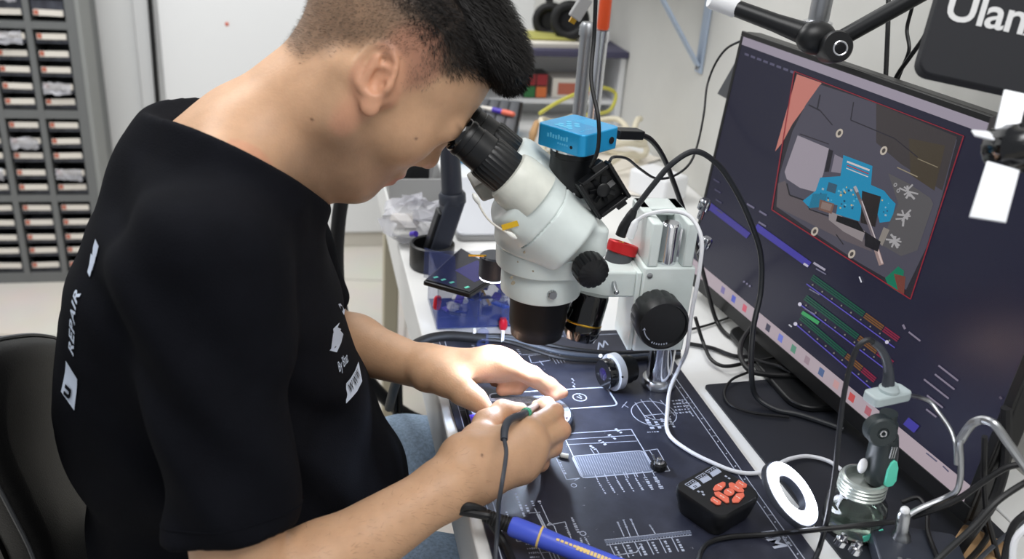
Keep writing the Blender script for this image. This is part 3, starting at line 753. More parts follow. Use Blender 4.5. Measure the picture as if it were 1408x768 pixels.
def relax(V, F, it=1, w=.5):
    for _ in range(it):
        acc = np.zeros_like(V); cnt = np.zeros(len(V))
        for a, b_ in ((0, 1), (1, 2), (2, 3), (3, 0)):
            np.add.at(acc, F[:, a], V[F[:, b_]]); np.add.at(acc, F[:, b_], V[F[:, a]]); np.add.at(cnt, F[:, a], 1); np.add.at(cnt, F[:, b_], 1)
        V = V*(1-w)+w*acc/np.maximum(cnt, 1)[:, None]
    return V
def vnormals(V, F):
    n = np.cross(V[F[:, 2]]-V[F[:, 0]], V[F[:, 3]]-V[F[:, 1]]); N = np.zeros_like(V)
    for k in range(4): np.add.at(N, F[:, k], n)
    return N/np.maximum(np.linalg.norm(N, axis=1), 1e-12)[:, None]
def mesh_np(name, V, F, material, parent, color=None):
    loc = np.array([V[:, 0].mean(), V[:, 1].mean(), V[:, 2].min()]); me = bpy.data.meshes.new(name)
    me.vertices.add(len(V)); me.vertices.foreach_set('co', (V-loc).astype(np.float32).ravel())
    me.loops.add(F.size); me.loops.foreach_set('vertex_index', F.astype(np.int32).ravel())
    me.polygons.add(len(F)); me.polygons.foreach_set('loop_start', np.arange(0, F.size, F.shape[1], dtype=np.int32))
    me.polygons.foreach_set('use_smooth', np.ones(len(F), bool))
    me.materials.append(MATS[material] if isinstance(material, str) else material); me.update(calc_edges=True); me.validate()
    if color is not None:
        at = me.color_attributes.new('tint', 'FLOAT_COLOR', 'POINT'); c = np.ones((len(V), 4), np.float32); c[:, :3] = color; at.data.foreach_set('color', c.ravel())
    o = bpy.data.objects.new(name, me); COL.objects.link(o); o.location = loc
    if parent: o.parent = parent; o.matrix_parent_inverse = WORLD[parent.name].inverted()
    WORLD[o.name] = Matrix.Translation(Vector(loc)); return o
def mk_tint(name, rough, bump, bscale, sss=0, spec=.5):
    m, nt, b = mat_nodes(name, rough); a = nt.nodes.new('ShaderNodeVertexColor'); a.layer_name = 'tint'
    tc = nt.nodes.new('ShaderNodeTexCoord'); n = nt.nodes.new('ShaderNodeTexNoise'); n.inputs['Scale'].default_value = 70; n.inputs['Detail'].default_value = 5
    nt.links.new(tc.outputs['Object'], n.inputs['Vector'])
    r = nt.nodes.new('ShaderNodeMapRange'); r.inputs[3].default_value = .86; r.inputs[4].default_value = 1.12; nt.links.new(n.outputs['Fac'], r.inputs[0])
    mx = nt.nodes.new('ShaderNodeVectorMath'); mx.operation = 'SCALE'; nt.links.new(a.outputs['Color'], mx.inputs[0]); nt.links.new(r.outputs[0], mx.inputs['Scale'])
    nt.links.new(mx.outputs[0], b.inputs['Base Color']); b.inputs['Specular IOR Level'].default_value = spec
    if sss: b.inputs['Subsurface Weight'].default_value = sss; b.inputs['Subsurface Radius'].default_value = (.010, .004, .002); b.inputs['Subsurface Scale'].default_value = .3
    n2 = nt.nodes.new('ShaderNodeTexNoise'); n2.inputs['Scale'].default_value = bscale; n2.inputs['Detail'].default_value = 3; nt.links.new(tc.outputs['Object'], n2.inputs['Vector'])
    bp = nt.nodes.new('ShaderNodeBump'); bp.inputs['Strength'].default_value = bump; bp.inputs['Distance'].default_value = .001
    nt.links.new(n2.outputs['Fac'], bp.inputs['Height']); nt.links.new(bp.outputs['Normal'], b.inputs['Normal'])
mk_tint('skin', .48, .22, 420, sss=.12, spec=.4)
mat('hair_black', (16, 13, 12), .55, spec=.3); mat('hair_fade', (112, 94, 78), .55, spec=.3); mat('hair_brown', (52, 42, 35), .5, spec=.3)
mat('shirt_black', (15, 16, 21), .9, bump=.3, bscale=700, noise=.12, nscale=30, spec=.08)
mat('denim', (150, 172, 196), .8, noise=.22, nscale=260, bump=.3, bscale=500)
mat('shirt_print', (198, 208, 224), .7)

# ------------------------------------------------------------------ stereo microscope
AX = Vector((.257, .905, 0)); PX = Vector((.436, .943, 0))
e1 = Vector((-.998, .06, 0)).normalized(); e2 = Vector((-e1.y, e1.x, 0))
if e2.y > 0: e2 = -e2
def Q(a, c, z): return PX+e1*(a+.021)+e2*c+Vector((0, 0, z-.014))
fe = Matrix((e1, e2, (0, 0, 1))).transposed()
sm = thing('stereo_microscope', (PX.x, PX.y, MZ), 'white stereo microscope with black eyepieces on a chrome pillar over the mat', 'microscope')
b = B().lathe([(.0165, 0), (.0165, .215)], (PX.x, PX.y, MZ+.006), (0, 0, 1), 32); obj('pillar', b, 'chrome', sm)
b = B().lathe([(.0225, 0), (.0225, .006), (.020, .010), (.0168, .0105)], (PX.x, PX.y, MZ+.0005), (0, 0, 1), 32); obj('foot_flange', b, 'steel', sm)
# rack housing and arm
b = B().box(Q(-.002, 0, .890), (.064, .066, .112), fe); hs = obj('rack_housing', b, 'scope_white', sm, bevel=.0025)
b = B().box(Q(.0335, -.0, .886), (.006, .060, .104), fe); obj('housing_side', b, 'scope_white', sm, bevel=.001)
b = B().box(Q(.080, .006, .920), (.105, .038, .034), fe); obj('mount_arm', b, 'scope_white', sm, bevel=.003)
obj('screw', B().lathe([(.0035, 0), (.0035, .0012), (.0015, .0014), (.0015, .0004)], Q(.022, .033, .936), e2, 14), 'steel', sm)
def knob(name, o, axis, r, L, gear, parent, rim=True):
    a = Vector(axis).normalized()
    b = B().lathe([(r*.5, -.012), (r*.5, 0), (r*.96, .0), (r, .004), (r, L*.55)], o, a, 60, gear, .05)
    b.lathe([(r, L*.55), (r*1.03, L*.58), (r*1.03, L*.86), (r*.98, L), (r*.9, L), (r*.86, L-.003), (.0001, L-.003)], o, a, 60)
    return obj(name, b, 'black_plastic', parent)
k = knob('focus_knob', Q(.010, .033, .889), e2, .0305, .040, 15, sm)
ko = Q(.010, .0331+.0375, .889); uu = -e1; ww = Vector((0, 0, 1))
b = B()
for j in range(5):
    an = R(200+j*7); b.box(ko+uu*math.cos(an)*.0235+ww*math.sin(an)*.0235, (.0012, .0035, .0004), Matrix((uu*math.cos(an)+ww*math.sin(an), -uu*math.sin(an)+ww*math.cos(an), e2)).transposed())
an = R(193); c = ko+uu*math.cos(an)*.0235+ww*math.sin(an)*.0235; b.prism([(-.002, 0), (.002, 0), (0, .003)], c, uu, ww, e2*.0004)
for j in range(7):
    an = R(243+j*7.2); b.box(ko+uu*math.cos(an)*.0245+ww*math.sin(an)*.0245, (.0022, .0013, .0004), Matrix((uu*math.cos(an)+ww*math.sin(an), -uu*math.sin(an)+ww*math.cos(an), e2)).transposed())
obj('arrow_print', b, 'printed_white', k)
knob('focus_knob', Q(.0, -.033, .889), -e2, .0305, .040, 15, sm)
b = B().cyl(Q(.062, .022, .924), Q(.062, .038, .918), .0026, seg=12); b.sphere(Q(.062, .039, .9175), .0034, 12, 8); obj('clamp_pin', b, 'steel', sm)
# channel of the dovetail carriage on top
b = B()
for a in (-.027, .016): b.box(Q(a+.004, -.012, .9735), (.013, .088, .055), fe)
b.box(Q(-.0015, -.038, .996), (.056, .036, .010), fe); b.box(Q(-.0015, -.047, .9735), (.0295, .016, .034), fe)
obj('carriage', b, 'scope_white', sm, bevel=.002)
b = B().lathe([(.0115, 0), (.0115, .048), (.009, .0505)], Q(-.0015, .016, .9462), (0, 0, 1), 28); obj('carriage_rod', b, 'chrome', sm)
for px, py, qx, qy in ((958, 300, 963, 266), (958, 350, 961, 332)):
    o, p = P(px, py, y=.99), P(qx, qy, y=.985); o = Vector((o.x+.004, o.y, o.z))
    b = B().lathe([(.004, 0), (.004, .012), (.0075, .013), (.0075, .024), (.005, .027), (.001, .027)], o, p-o+Vector((.01, 0, 0)), 24, 8, .12); obj('thumb_screw', b, 'chrome', sm)
b = B().cyl(Q(-.03, -.03, .955), Q(-.052, -.035, .975), .004); obj('thumb_screw_shaft', b, 'chrome', sm)
# mounting ring, zoom body
A_ = lambda z: Vector((AX.x, AX.y, z))
b = B().lathe([(.0425, .911), (.0455, .913), (.0460, .917), (.0460, .942), (.0450, .9435), (.0450, .945)], A_(0), (0, 0, 1), 64); rg = obj('mount_ring', b, 'scope_white', sm)
rs = A_(.928)+Vector((.012, -1, 0)).normalized()*.0455
b = B().lathe([(.0055, 0), (.0055, .004), (.0045, .0055), (.0001, .0055)], rs, (.012, -1, 0), 24, 12, .1); obj('ring_screw', b, 'steel', rg)
def stadium(L0, L1, w, n=22, rr=.012):
    """rounded at the operator side, squarer at the rear, in the head's own axes"""
    o = []
    for i in range(n+1):
        an = R(90+180*i/n); o.append((-L0+w+w*math.cos(an), w*math.sin(an)))
    for i in range(6): an = R(-90+90*i/5); o.append((L1-rr+rr*math.cos(an), -w+rr+rr*math.sin(an)))
    for i in range(6): an = R(90*i/5); o.append((L1-rr+rr*math.cos(an), w-rr+rr*math.sin(an)))
    return o
def loft(b, secs):
    n = len(b.v); L = len(secs[0])
    for s in secs: b.v += [Vector(v) for v in s]
    for j in range(len(secs)-1):
        for i in range(L):
            k = (i+1) % L; b.face([n+j*L+i, n+j*L+k, n+(j+1)*L+k, n+(j+1)*L+i])
    b.face([n+i for i in range(L)][::-1]); b.face([n+(len(secs)-1)*L+i for i in range(L)])
def bsec(z, L0, L1, w, tilt=0):
    return [(AX.x+x, AX.y+y, z+(tilt*max(0, x+.0) if tilt else 0)) for x, y in stadium(L0, L1, w)]
b = B(); loft(b, [bsec(.9455, .052, .048, .050), bsec(.9465, .053, .050, .051), bsec(.9675, .054, .056, .052), bsec(.9685, .053, .055, .051)]); zb = obj('zoom_base', b, 'scope_white', sm)
# paint chips on the body
b = B(); g_ = random.Random(11)
def chip(px, py, r, yy):
    c = P(px, py, y=yy); 
    pts = [(r*g_.uniform(.5, 1.2)*math.cos(2*math.pi*i/7), r*g_.uniform(.5, 1.2)*math.sin(2*math.pi*i/7)) for i in range(7)]
    b.prism(pts, c, (1, 0, 0), (0, 0, 1), (0, .0012, 0))
for px, py, r in ((721, 347, .0016), (703, 382, .002), (706, 389, .0025), (733, 373, .0012), (725, 337, .0022), (712, 360, .001), (750, 353, .001), (742, 343, .001), (778, 340, .0014)): chip(px, py, r, AX.y-.0528)
obj('paint_chips', b, 'scope_stain', sm)
# zoom knobs
zk = P(800, 362, y=.856)
zo = Vector((AX.x+.033, AX.y-.048, .9665)); za = Vector((.12, -1, -.12))
b = B().lathe([(.010, -.006), (.010, .004), (.0165, .005), (.0185, .009), (.0185, .022), (.0175, .026), (.014, .0275), (.0001, .0275)], zo, za, 64, 16, .07); obj('zoom_knob', b, 'black_plastic', sm)
zo2 = Vector((AX.x+.034, AX.y+.048, .9615)); b = B().lathe([(.010, -.006), (.010, .004), (.0165, .005), (.0185, .009), (.0185, .022), (.0175, .026), (.0001, .0275)], zo2, (.12, 1, -.12), 64, 16, .07); obj('zoom_knob', b, 'black_plastic', sm)
# objective
b = B().lathe([(.0360, .9105), (.0350, .903), (.0335, .895), (.0330, .876), (.0325, .868), (.0310, .8655), (.0300, .8560), (.0265, .8558), (.0255, .8590)][::-1], A_(0), (0, 0, 1), 56)
ob = obj('objective_barrel', b, 'black_matte', sm)
obj('objective_lens', B().lathe([(.0001, .8595), (.018, .8600), (.0252, .8620), (.0252, .864)], A_(0), (0, 0, 1), 40), 'lens_glass', ob)
# binocular head
BR = Matrix.Rotation(R(-13), 3, 'Z'); BT = Vector((.2035, .8735, 0))
def br_(v): return BT+BR @ (Vector(v)-BT)+Vector((.001, -.002, 0))
ea = BR @ Vector((.80, 0, -.60)).normalized(); EY = (.8735, .9365)
en = BR @ Vector((.60, 0, .80)); el = BR @ Vector((0, 1, 0))
head_o = br_((.247, .905, 1.012))
def zoom_sdf(p):
    x, y, z = p[..., 0]-AX.x-.0015, p[..., 1]-AX.y, p[..., 2]
    top = np.minimum(1.012-.16*np.maximum(0, x-.005), 1.010)
    rr_ = np.where(x < 0, .050, .014); qx, qy = np.abs(x)-(.0575-rr_), np.abs(y)-(.0525-rr_)
    d2 = np.sqrt(np.maximum(qx, 0)**2+np.maximum(qy, 0)**2)+np.minimum(np.maximum(qx, qy), 0)-rr_
    zc, zh = (top+.969)/2, (top-.969)/2; dz = np.abs(z-zc)-zh
    a_, c_ = d2+.005, dz+.005
    return np.sqrt(np.maximum(a_, 0)**2+np.maximum(c_, 0)**2)+np.minimum(np.maximum(a_, c_), 0)-.005
HOa, EAa, ELa, ENa = A3(head_o), A3(ea), A3(el), A3(en)
def head_d(p):
    q = p-HOa; l_, n_ = q @ ELa, q @ ENa+.004
    return ((np.abs(l_)/.0575)**2.7+(np.abs(n_)/.0395)**2.7)**(1/2.7)*.0395-.0395
def head_sdf(p):
    t = (p-HOa) @ EAa; d = head_d(p)+.00; c_ = np.abs(t+.002)-.042
    a_, c2 = d+.006, c_+.006
    return np.sqrt(np.maximum(a_, 0)**2+np.maximum(c2, 0)**2)+np.minimum(np.maximum(a_, c2), 0)-.006
def seam_sdf(p):
    t = (p-HOa) @ EAa; return np.maximum(np.abs(t+.004)-.0008, np.abs(head_d(p))-.0016)
SC_OPS = [(zoom_sdf, 'u', .01), (head_sdf, 'u', .016), (seam_sdf, 's', .0006)]
for k, y in enumerate(EY):
    E0 = br_((.2035, y, 1.0585))
    b = B().lathe([(.0300, .036), (.0300, .010), (.0292, .004), (.0268, -.002), (.0240, -.0035)][::-1], E0, ea, 44); obj('tube_collar', b, 'scope_cream' if k == 0 else 'scope_white', sm)
    b = B().lathe([(.0220, .002), (.0238, -.002), (.0238, -.030), (.0225, -.034)][::-1], E0, ea, 60, 30, .035)
    b.lathe([(.0210, -.032), (.0205, -.050), (.0196, -.0505), (.0193, -.058), (.0205, -.0585), (.0205, -.062), (.0190, -.0645)][::-1], E0, ea, 48)
    ep = obj('eyepiece', b, 'black_plastic', sm)
    b = B().lathe([(.0190, -.0640), (.0198, -.0665), (.0192, -.0690), (.0172, -.0690), (.0160, -.0660), (.0150, -.0645)][::-1], E0, ea, 44); obj('eyecup', b, 'black_gloss', ep)
    b = B().lathe([(.0148, -.064), (.0140, -.074), (.0128, -.0775), (.0105, -.0775), (.0095, -.0745), (.0001, -.0735)][::-1], E0, ea, 40); obj('eye_lens_mount', b, 'black_gloss', ep)
    obj('lens_rim', B().torus(E0+ea*-.0755, ea, .0122, .0011, 36, 8), 'chrome', ep)
# grey flat wedge low on the far tube
b = B().prism([(0, 0), (.03, .018), (.045, -.004), (.012, -.016)], (.172, .90, 1.035), (1, 0, 0), (0, 0, 1), (0, .05, 0)); obj('diopter_wedge', b, 'scope_grey', sm, bevel=.003)
# photo tube with blue camera
T0 = Vector((.279, AX.y-.004, 1.020))
b = B().lathe([(.030, 0), (.030, .004), (.026, .010), (.0262, .0115)], T0, (0, 0, 1), 44); obj('photo_port', b, 'scope_white', sm)
b = B().lathe([(.0250, .0115), (.0256, .013), (.0256, .022), (.0243, .0228), (.0243, .052), (.0250, .0525), (.0250, .058)], T0, (0, 0, 1), 48); tb = obj('photo_tube', b, 'black_plastic', sm)
obj('tube_screw', B().cyl(T0+Vector((-.004, -.024, .017)), T0+Vector((-.004, -.0275, .017)), .0022, seg=12), 'steel', tb)
b = B().lathe([(.0240, .058), (.0248, .0585), (.0248, .0615), (.0238, .062)], T0, (0, 0, 1), 44); obj('mount_collar', b, 'chrome', sm)
cr = Matrix.Rotation(R(36), 3, 'Z'); cz0 = T0.z+.062; ch = .0235; cs = .0630
cx, cy = cr @ Vector((1, 0, 0)), cr @ Vector((0, 1, 0)); cc = Vector((T0.x+.003, T0.y, cz0))
b = B().prism(rrect(cs, cs, .007, 6), cc, cx, cy, (0, 0, ch)); cm = obj('camera_body', b, 'blue_anod', sm, bevel=.0012)
b = B(); top = cc+Vector((0, 0, ch))
for i in range(4):
    for j in range(4):
        if (i+j) % 2 == 0 or i == 0: b.lathe([(.0032, 0), (.0032, .0003), (.0001, .0003)], top+cx*(-.021+i*.0065)+cy*(.0-.004+j*.0055), (0, 0, 1), 12)
for k in range(6): b.box(top+cx*(.008+k*.0034)+cy*(-.002), (.0011, .034-k*.003, .0003), cr)
for k in range(5): b.box(top+cx*(-.021+k*.0042)+cy*(-.019), (.003, .0012, .0003), cr)
obj('top_print', b, 'blue_print', cm)
b = B()
fa = cc-cx*cs/2+Vector((0, 0, ch*.5))
for k in range(8): b.box(fa+cy*(-.010+k*.0036)+Vector((0, 0, .0022 if k % 3 else .003)), (.0003, .0024, .0040 if k % 3 else .005), cr)
for k in range(5): b.box(fa+cy*(-.011+k*.003)+Vector((0, 0, -.0035)), (.0003, .0016, .0018), cr)
b.mat(1).cyl(fa+cy*-.0165+Vector((0, 0, -.004)), fa+cy*-.0165+Vector((0, 0, -.004))-cx*.0003, .0018, seg=14)
obj('side_print', b, ['blue_print', 'black_rubber'], cm)
b = B().cyl(cc-cy*cs/2+cx*.017+Vector((0, 0, .011)), cc-cy*(cs/2+.0012)+cx*.017+Vector((0, 0, .011)), .0038, seg=18); obj('trigger_socket', b, 'black_rubber', cm)
# second small lamp on the far side, its lit rim showing under it
lc = P(679, 362, y=1.0)
b = B().lathe([(.016, .03), (.018, .028), (.018, .002), (.0165, 0)][::-1], lc-Vector((0, 0, .018)), (0, 0, 1), 32); lm = obj('lamp_head', b, 'charcoal', sm)
obj('lit_rim', B().torus(lc-Vector((0, 0, .0185)), (0, 0, 1), .0155, .0011, 32, 8), 'ring_light', lm)
obj('lamp_arm', B().tube([lc, lc+Vector((.03, -.02, .0)), Vector((AX.x-.02, AX.y+.045, .925))], .005, 10), 'charcoal', lm)
b = B().cyl(lc+Vector((-.012, -.008, .014)), lc+Vector((-.034, -.010, .016)), .0013, seg=10); obj('pin', b, 'gold', lm)
# ------------------------------------------------------------------ auxiliary lens hanging from the arm
l0, l1 = P(812, 402, y=.925), P(795, 467, y=.913); d = (l1-l0)
ax_ = thing('auxiliary_lens', l1, 'black lens barrel with a thin gold band slung under the microscope arm', 'lens')
n = d.length
b = B().lathe([(.0220, 0), (.0230, .003), (.0222, n*.60)], l0, d, 40); obj('barrel', b, 'black_gloss', ax_)
obj('gold_band', B().lathe([(.0224, 0), (.0229, .0006), (.0229, .0018), (.0224, .0024)], l0+d*.60, d, 40), 'gold', ax_)
b = B().lathe([(.0226, n*.60+.0024), (.0234, n*.70), (.0222, n*.84), (.0195, n*.97), (.0155, n), (.0140, n-.003), (.0001, n-.003)], l0, d, 40); obj('lower_barrel', b, 'black_gloss', ax_)
obj('clip', B().box(l0+d*.5+Vector((-.0235, .0, 0)), (.003, .012, n*.5), frame((1, 0, .25), (0, 1, 0))), 'steel', ax_, bevel=.001)
# ------------------------------------------------------------------ barrel with red ring and two plugs
r0, r1 = P(846, 370, y=.958), P(859, 330, y=.966); d = r1-r0
rb = thing('cable_barrel', r0, 'dark ribbed barrel with red ring holding black and white plugs behind the microscope', 'barrel')
b = B().lathe([(.0145, 0), (.0165, .002), (.0165, d.length*.75)], r0-d*.15, d, 40); obj('ribbed_barrel', b, 'dark_grey', rb)
b = B().lathe([(.0168, d.length*.60), (.0190, d.length*.63), (.0190, d.length*.93), (.0178, d.length*.97), (.0145, d.length*.97), (.013, d.length*.82), (.0001, d.length*.82)], r0-d*.05, d, 40); obj('red_ring', b, 'red_anod', rb)
b = B(); 
for k in range(6): c = r0+d*.88+Vector((-.010+.0018*k, -.003+.004*(k % 2), .001)); b.sphere(c, .0016, 8, 6)
obj('connector_pins', b, 'gold', rb)
# ------------------------------------------------------------------ cotton swab and tape
s0, s1 = P(651, 267, y=.845), P(709, 327, y=.846); sm_ = P(672, 302, y=.845)
sw = thing('cotton_swab', (s0+s1)/2, 'white cotton swab stuck with yellow tape to the front of the microscope', 'cotton swab')
pth = [s0, sm_, s1]
obj('stick', B().tube(pth, .0011, 8), 'paper', sw)
for a, c in ((s0, sm_), (s1, sm_)):
    dd = (c-a).normalized(); obj('cotton_tip', B().tube([a-dd*.001, a+dd*.003, a+dd*.008, a+dd*.013], [.0012, .0028, .0026, .0012], 10, 4), 'cotton', sw)
t0, t1 = P(690, 313, y=.8445), P(714, 306, y=.8445); tt = (t1-t0).normalized(); 
obj('yellow_tape', B().box((t0+t1)/2, ((t1-t0).length, .0005, .0062), frame(tt, (0, 1, 0))), 'yellow_tape', sw)
# ------------------------------------------------------------------ small black fan hanging on a cord
fu = (P(858, 268, y=.862)-P(806, 268, y=.862))
p00, p10, p01 = P(800, 250, y=.858), P(838, 222, y=.862), P(824, 301, y=.856)
u = (p10-p00); v = (p01-p00); W_, H_ = .042, .046; u.normalize(); v = (v-u*v.dot(u)).normalized(); n_ = u.cross(v); n_ = n_ if n_.y < 0 else -n_
ctr = P(829, 261, y=.862)
ff = Matrix((u, v, n_)).transposed()
fan = thing('mini_fan', ctr+v*H_/2, 'small square black cooling fan hanging on its cord beside the blue camera', 'fan')
b = B()
for a in (-1, 1): b.box(ctr+u*a*(W_/2-.002), (.004, H_, .014), ff); b.box(ctr+v*a*(H_/2-.002), (W_-.0082, .004, .014), ff)
b.box(ctr-n_*.005, (W_-.0082, H_-.0082, .003), ff); obj('fan_frame', b, 'black_plastic', fan, bevel=.001)
b = B().lathe([(.0075, 0), (.0075, .005), (.006, .006), (.0001, .006)], ctr-n_*.003, n_, 24); hb = obj('hub', b, 'black_plastic', fan)
for k in range(7):
    an = 2*math.pi*k/7; rd = u*math.cos(an)+v*math.sin(an); tg = (-u*math.sin(an)+v*math.cos(an)+n_*.7).normalized()
    obj('blade', B().box(ctr-n_*.0005+rd*.0112, (.0075, .006, .0008), frame(rd, tg)), 'black_plastic', fan)
obj('bracket', B().box(ctr-v*(H_/2+.003)+u*.008, (.014, .008, .012), ff), 'black_plastic', fan, bevel=.001); obj('lower_bracket', B().box(ctr+v*(H_/2+.002)+u*.008, (.012, .006, .010), ff), 'black_plastic', fan, bevel=.001)
tp = ctr-v*(H_/2+.006)+u*.002
obj('cord', B().tube([tp, P(822, 205, y=.852), P(823, 165, y=.852), P(813, 110, y=.88), P(817, 50, y=.90), P(819, 0, y=.9), P(820, -40, y=.9)], .0022, 8), 'cable_black', fan)

Vz, Fz = nets(SC_OPS, (.14, .82, .95), (.34, .99, 1.09), .0012)
Vz = relax(Vz, Fz, 1, .4); mesh_np('binocular_head', Vz, Fz, 'scope_white', sm)
# ------------------------------------------------------------------ the technician
HP = R(51); HS = 1.04; HO = np.array([.068, .915, 1.16])
hf = np.array([math.cos(HP), 0, -math.sin(HP)]); hc_ = np.array([math.sin(HP), 0, math.cos(HP)]); hl = np.array([0, 1., 0])
HM = np.stack([hf, hl, hc_], 1)                                     # columns: forward, left, crown
def hw(f, l, c): return HO+HM @ (np.array([f, l, c])*HS)
def hloc(p): return ((p-HO) @ HM)/HS
def he(c, r): return s_ell(hw(*c), A3(r)*HS, HM)
def hcap(a, b_, ra, rb): return s_cone(hw(*a), hw(*b_), ra*HS, rb*HS)
def hs(c, r): return s_sph(hw(*c), r*HS)
def J(px, py, z): v = P(px, py, z=z); return np.array(v)
U = []
def u(f, k=.012): U.append((f, 'u', k))
def sub(f, k=.006): U.append((f, 's', k))
# skull and face
u(he((-.006, 0, .042), (.094, .0760, .088))); u(he((.008, 0, .035), (.083, .073, .078)), .02)
u(he((.043, 0, -.012), (.048, .060, .076)), .03)
u(he((.064, 0, -.040), (.031, .036, .042)), .03)
for s in (-1, 1):
    u(hcap((.008, s*.052, -.050), (.070, s*.020, -.086), .017, .018), .03)
    u(hcap((.0, s*.056, -.010), (.010, s*.052, -.052), .018, .017), .03)
    u(he((.058, s*.046, -.014), (.024, .020, .022)), .03)
    u(hcap((.084, s*.040, .022), (.093, s*.012, .022), .010, .010), .02)
u(he((.080, 0, -.088), (.018, .022, .017)), .02)
u(he((.040, 0, -.072), (.045, .040, .020)), .03)
for s in (-1, 1):
    sub(hs((.104, s*.032, .008), .0150), .012)
    u(hs((.0765, s*.032, .009), .0128), .006)
u(hcap((.0905, 0, .020), (.1035, 0, -.010), .0075, .0085), .014); u(hs((.1075, 0, -.0165), .0095), .010)
for s in (-1, 1):
    u(he((.0960, s*.0125, -.0205), (.011, .0068, .0078)), .008)
    sub(hs((.1030, s*.0068, -.0285), .0034), .003)
u(he((.0935, 0, -.0460), (.0120, .0230, .0070)), .008); u(he((.0925, 0, -.0580), (.0125, .0200, .0075)), .007)
sub(hcap((.1065, -.024, -.0522), (.1065, .024, -.0522), .0022, .0022), .003)
# ears
er = Matrix.Rotation(R(-14), 3, 'Y')                                # tilt of the ear, leaning back
for s in (-1, 1):
    c = np.array([-.004, s*.0770, .002])
    ax = np.stack([hf, hl*s, hc_], 1)
    ca, sa = math.cos(R(30)), math.sin(R(30))
    e_up = hc_*ca-hf*sa; e_fw = hf*ca+hc_*sa; e_out = hl*s*.93-hf*.36; e_out /= np.linalg.norm(e_out); e_fw = e_fw-e_out*(e_fw @ e_out); e_fw /= np.linalg.norm(e_fw); e_up = np.cross(e_out, e_fw)*(1 if True else 1); e_up *= np.sign(e_up @ hc_)
    EM = np.stack([e_fw, e_up, e_out], 1); ec = hw(*c)
    def ew(a, b_, o): return ec+EM @ (np.array([a, b_, o])*HS)
    u(s_ell(ew(-.004, .000, .001), A3((.0160, .0255, .0045))*HS, EM), .006)
    u(s_torus(ew(-.004, .006, .0045), None, .0170*HS, .0030*HS, EM, (.95, 1.28)), .003)
    u(s_ell(ew(.0020, -.0260, .0020), A3((.0085, .0095, .0042))*HS, EM), .006)
    sub(s_ell(ew(.0020, -.002, .0070), A3((.0088, .0128, .0108))*HS, EM), .003)
    sub(s_ell(ew(.000, .0150, .0070), A3((.0090, .0045, .0062))*HS, EM), .002); sub(s_cone(ew(-.0125, .010, .0075), ew(-.0135, -.008, .0070), .0022*HS, .0018*HS), .002)
    u(s_cone(ew(-.0115, -.010, .0045), ew(-.006, .015, .006), .0026*HS, .0026*HS), .004)
    u(s_ell(ew(.0100, -.004, .0030), A3((.0040, .0065, .0045))*HS, EM), .004)
    sub(s_cone(ew(.0045, -.0040, .0040), ew(.0060, -.0030, -.0080), .0048*HS, .0040*HS), .002)
    u(s_cone(ew(.006, -.012, -.010), ew(.004, .012, -.010), .010*HS, .009*HS), .010)
# neck
YC = .915
u(s_cone((.028, YC, 1.137), (-.088, YC, 1.040), .060, .064), .03)
u(s_cone((.036, YC, 1.108), (-.030, YC, 1.040), .044, .050), .03)
for s in (-1, 1):
    u(s_cone(hw(-.025, s*.055, -.02), (-.035, YC+s*.022, 1.030), .014, .014), .02)     # sternomastoid
    u(s_cone((-.062, YC+s*.028, 1.078), (-.095, YC+s*.13, 1.030), .048, .045), .03)
# trunk core inside the clothes
u(s_cone((-.09, YC, 1.02), (-.10, YC, .80), .075, .11), .03); u(s_cone((-.10, YC, .80), (-.07, YC, .60), .11, .125), .03)
SHR, SHL = A3((-.085, .745, 1.020)), A3((-.065, 1.085, 1.005))
u(s_cone((-.09, YC-.1, 1.02), SHR, .055, .052), .03); u(s_cone((-.09, YC+.1, 1.02), SHL, .055, .052), .03)
ELR = A3((-.062, .622, .742)); HEMR = A3((-.079, .645, .812))
WR = J(648, 648, .799)
u(s_cone(SHR, (SHR+ELR)/2, .050, .044), .02); u(s_cone((SHR+ELR)/2, ELR, .044, .037), .02)
mid = ELR+(WR-ELR)*.30
u(s_cone(ELR, mid, .036, .0385), .02); u(s_cone(mid, WR+(WR-ELR)*-.12, .0385, .0265), .02)
u(s_cone(WR-(WR-ELR)*.12, WR, .0265, .0235), .02)
# right hand
def chain(pts, rs, k=.005):
    for i in range(len(pts)-1): u(s_cone(pts[i], pts[i+1], rs[i], rs[i+1]), k)
wr1, wr2 = J(636, 626, .812), J(660, 664, .786)
u(s_cone(wr1, wr2, .019, .019), .015)
RH = {
 'index': [J(722, 594, .826), J(762, 567, .822), J(752, 556, .808), J(739, 558, .799)],
 'middle': [J(733, 610, .815), J(771, 591, .808), J(765, 577, .797), J(750, 570, .789)],
 'ring': [J(728, 629, .801), J(760, 614, .793), J(758, 598, .783), J(748, 588, .778)],
 'little': [J(714, 645, .790), J(743, 636, .777), J(749, 620, .770), J(743, 608, .768)]}
RR = {'index': (.0125, .0100, .0085, .0074), 'middle': (.0125, .0102, .0088, .0078), 'ring': (.0120, .0098, .0084, .0074), 'little': (.0112, .0088, .0076, .0068)}
for n, pts in RH.items():
    a = wr1 if n in ('index', 'middle') else wr2
    t = {'index': .15, 'middle': .45, 'ring': .65, 'little': .95}[n]
    base = wr1+(wr2-wr1)*t
    u(s_cone(base, pts[0], .0165, RR[n][0]+.002), .016)
for n, pts in RH.items(): chain(pts, RR[n])
for a, c in (('index', 'middle'), ('middle', 'ring'), ('ring', 'little')):
    u(s_cone((RH[a][0]+RH[c][0])/2, (wr1+wr2)/2, .012, .016), .014)
TH = [J(656, 607, .806), J(668, 581, .808), J(691, 564, .808), J(715, 563, .799)]
u(s_cone(wr1, TH[0], .0185, .0165), .014); chain(TH, (.0160, .0128, .0108, .0084), .008)
u(s_cone(TH[0], RH['index'][0], .013, .010), .012)
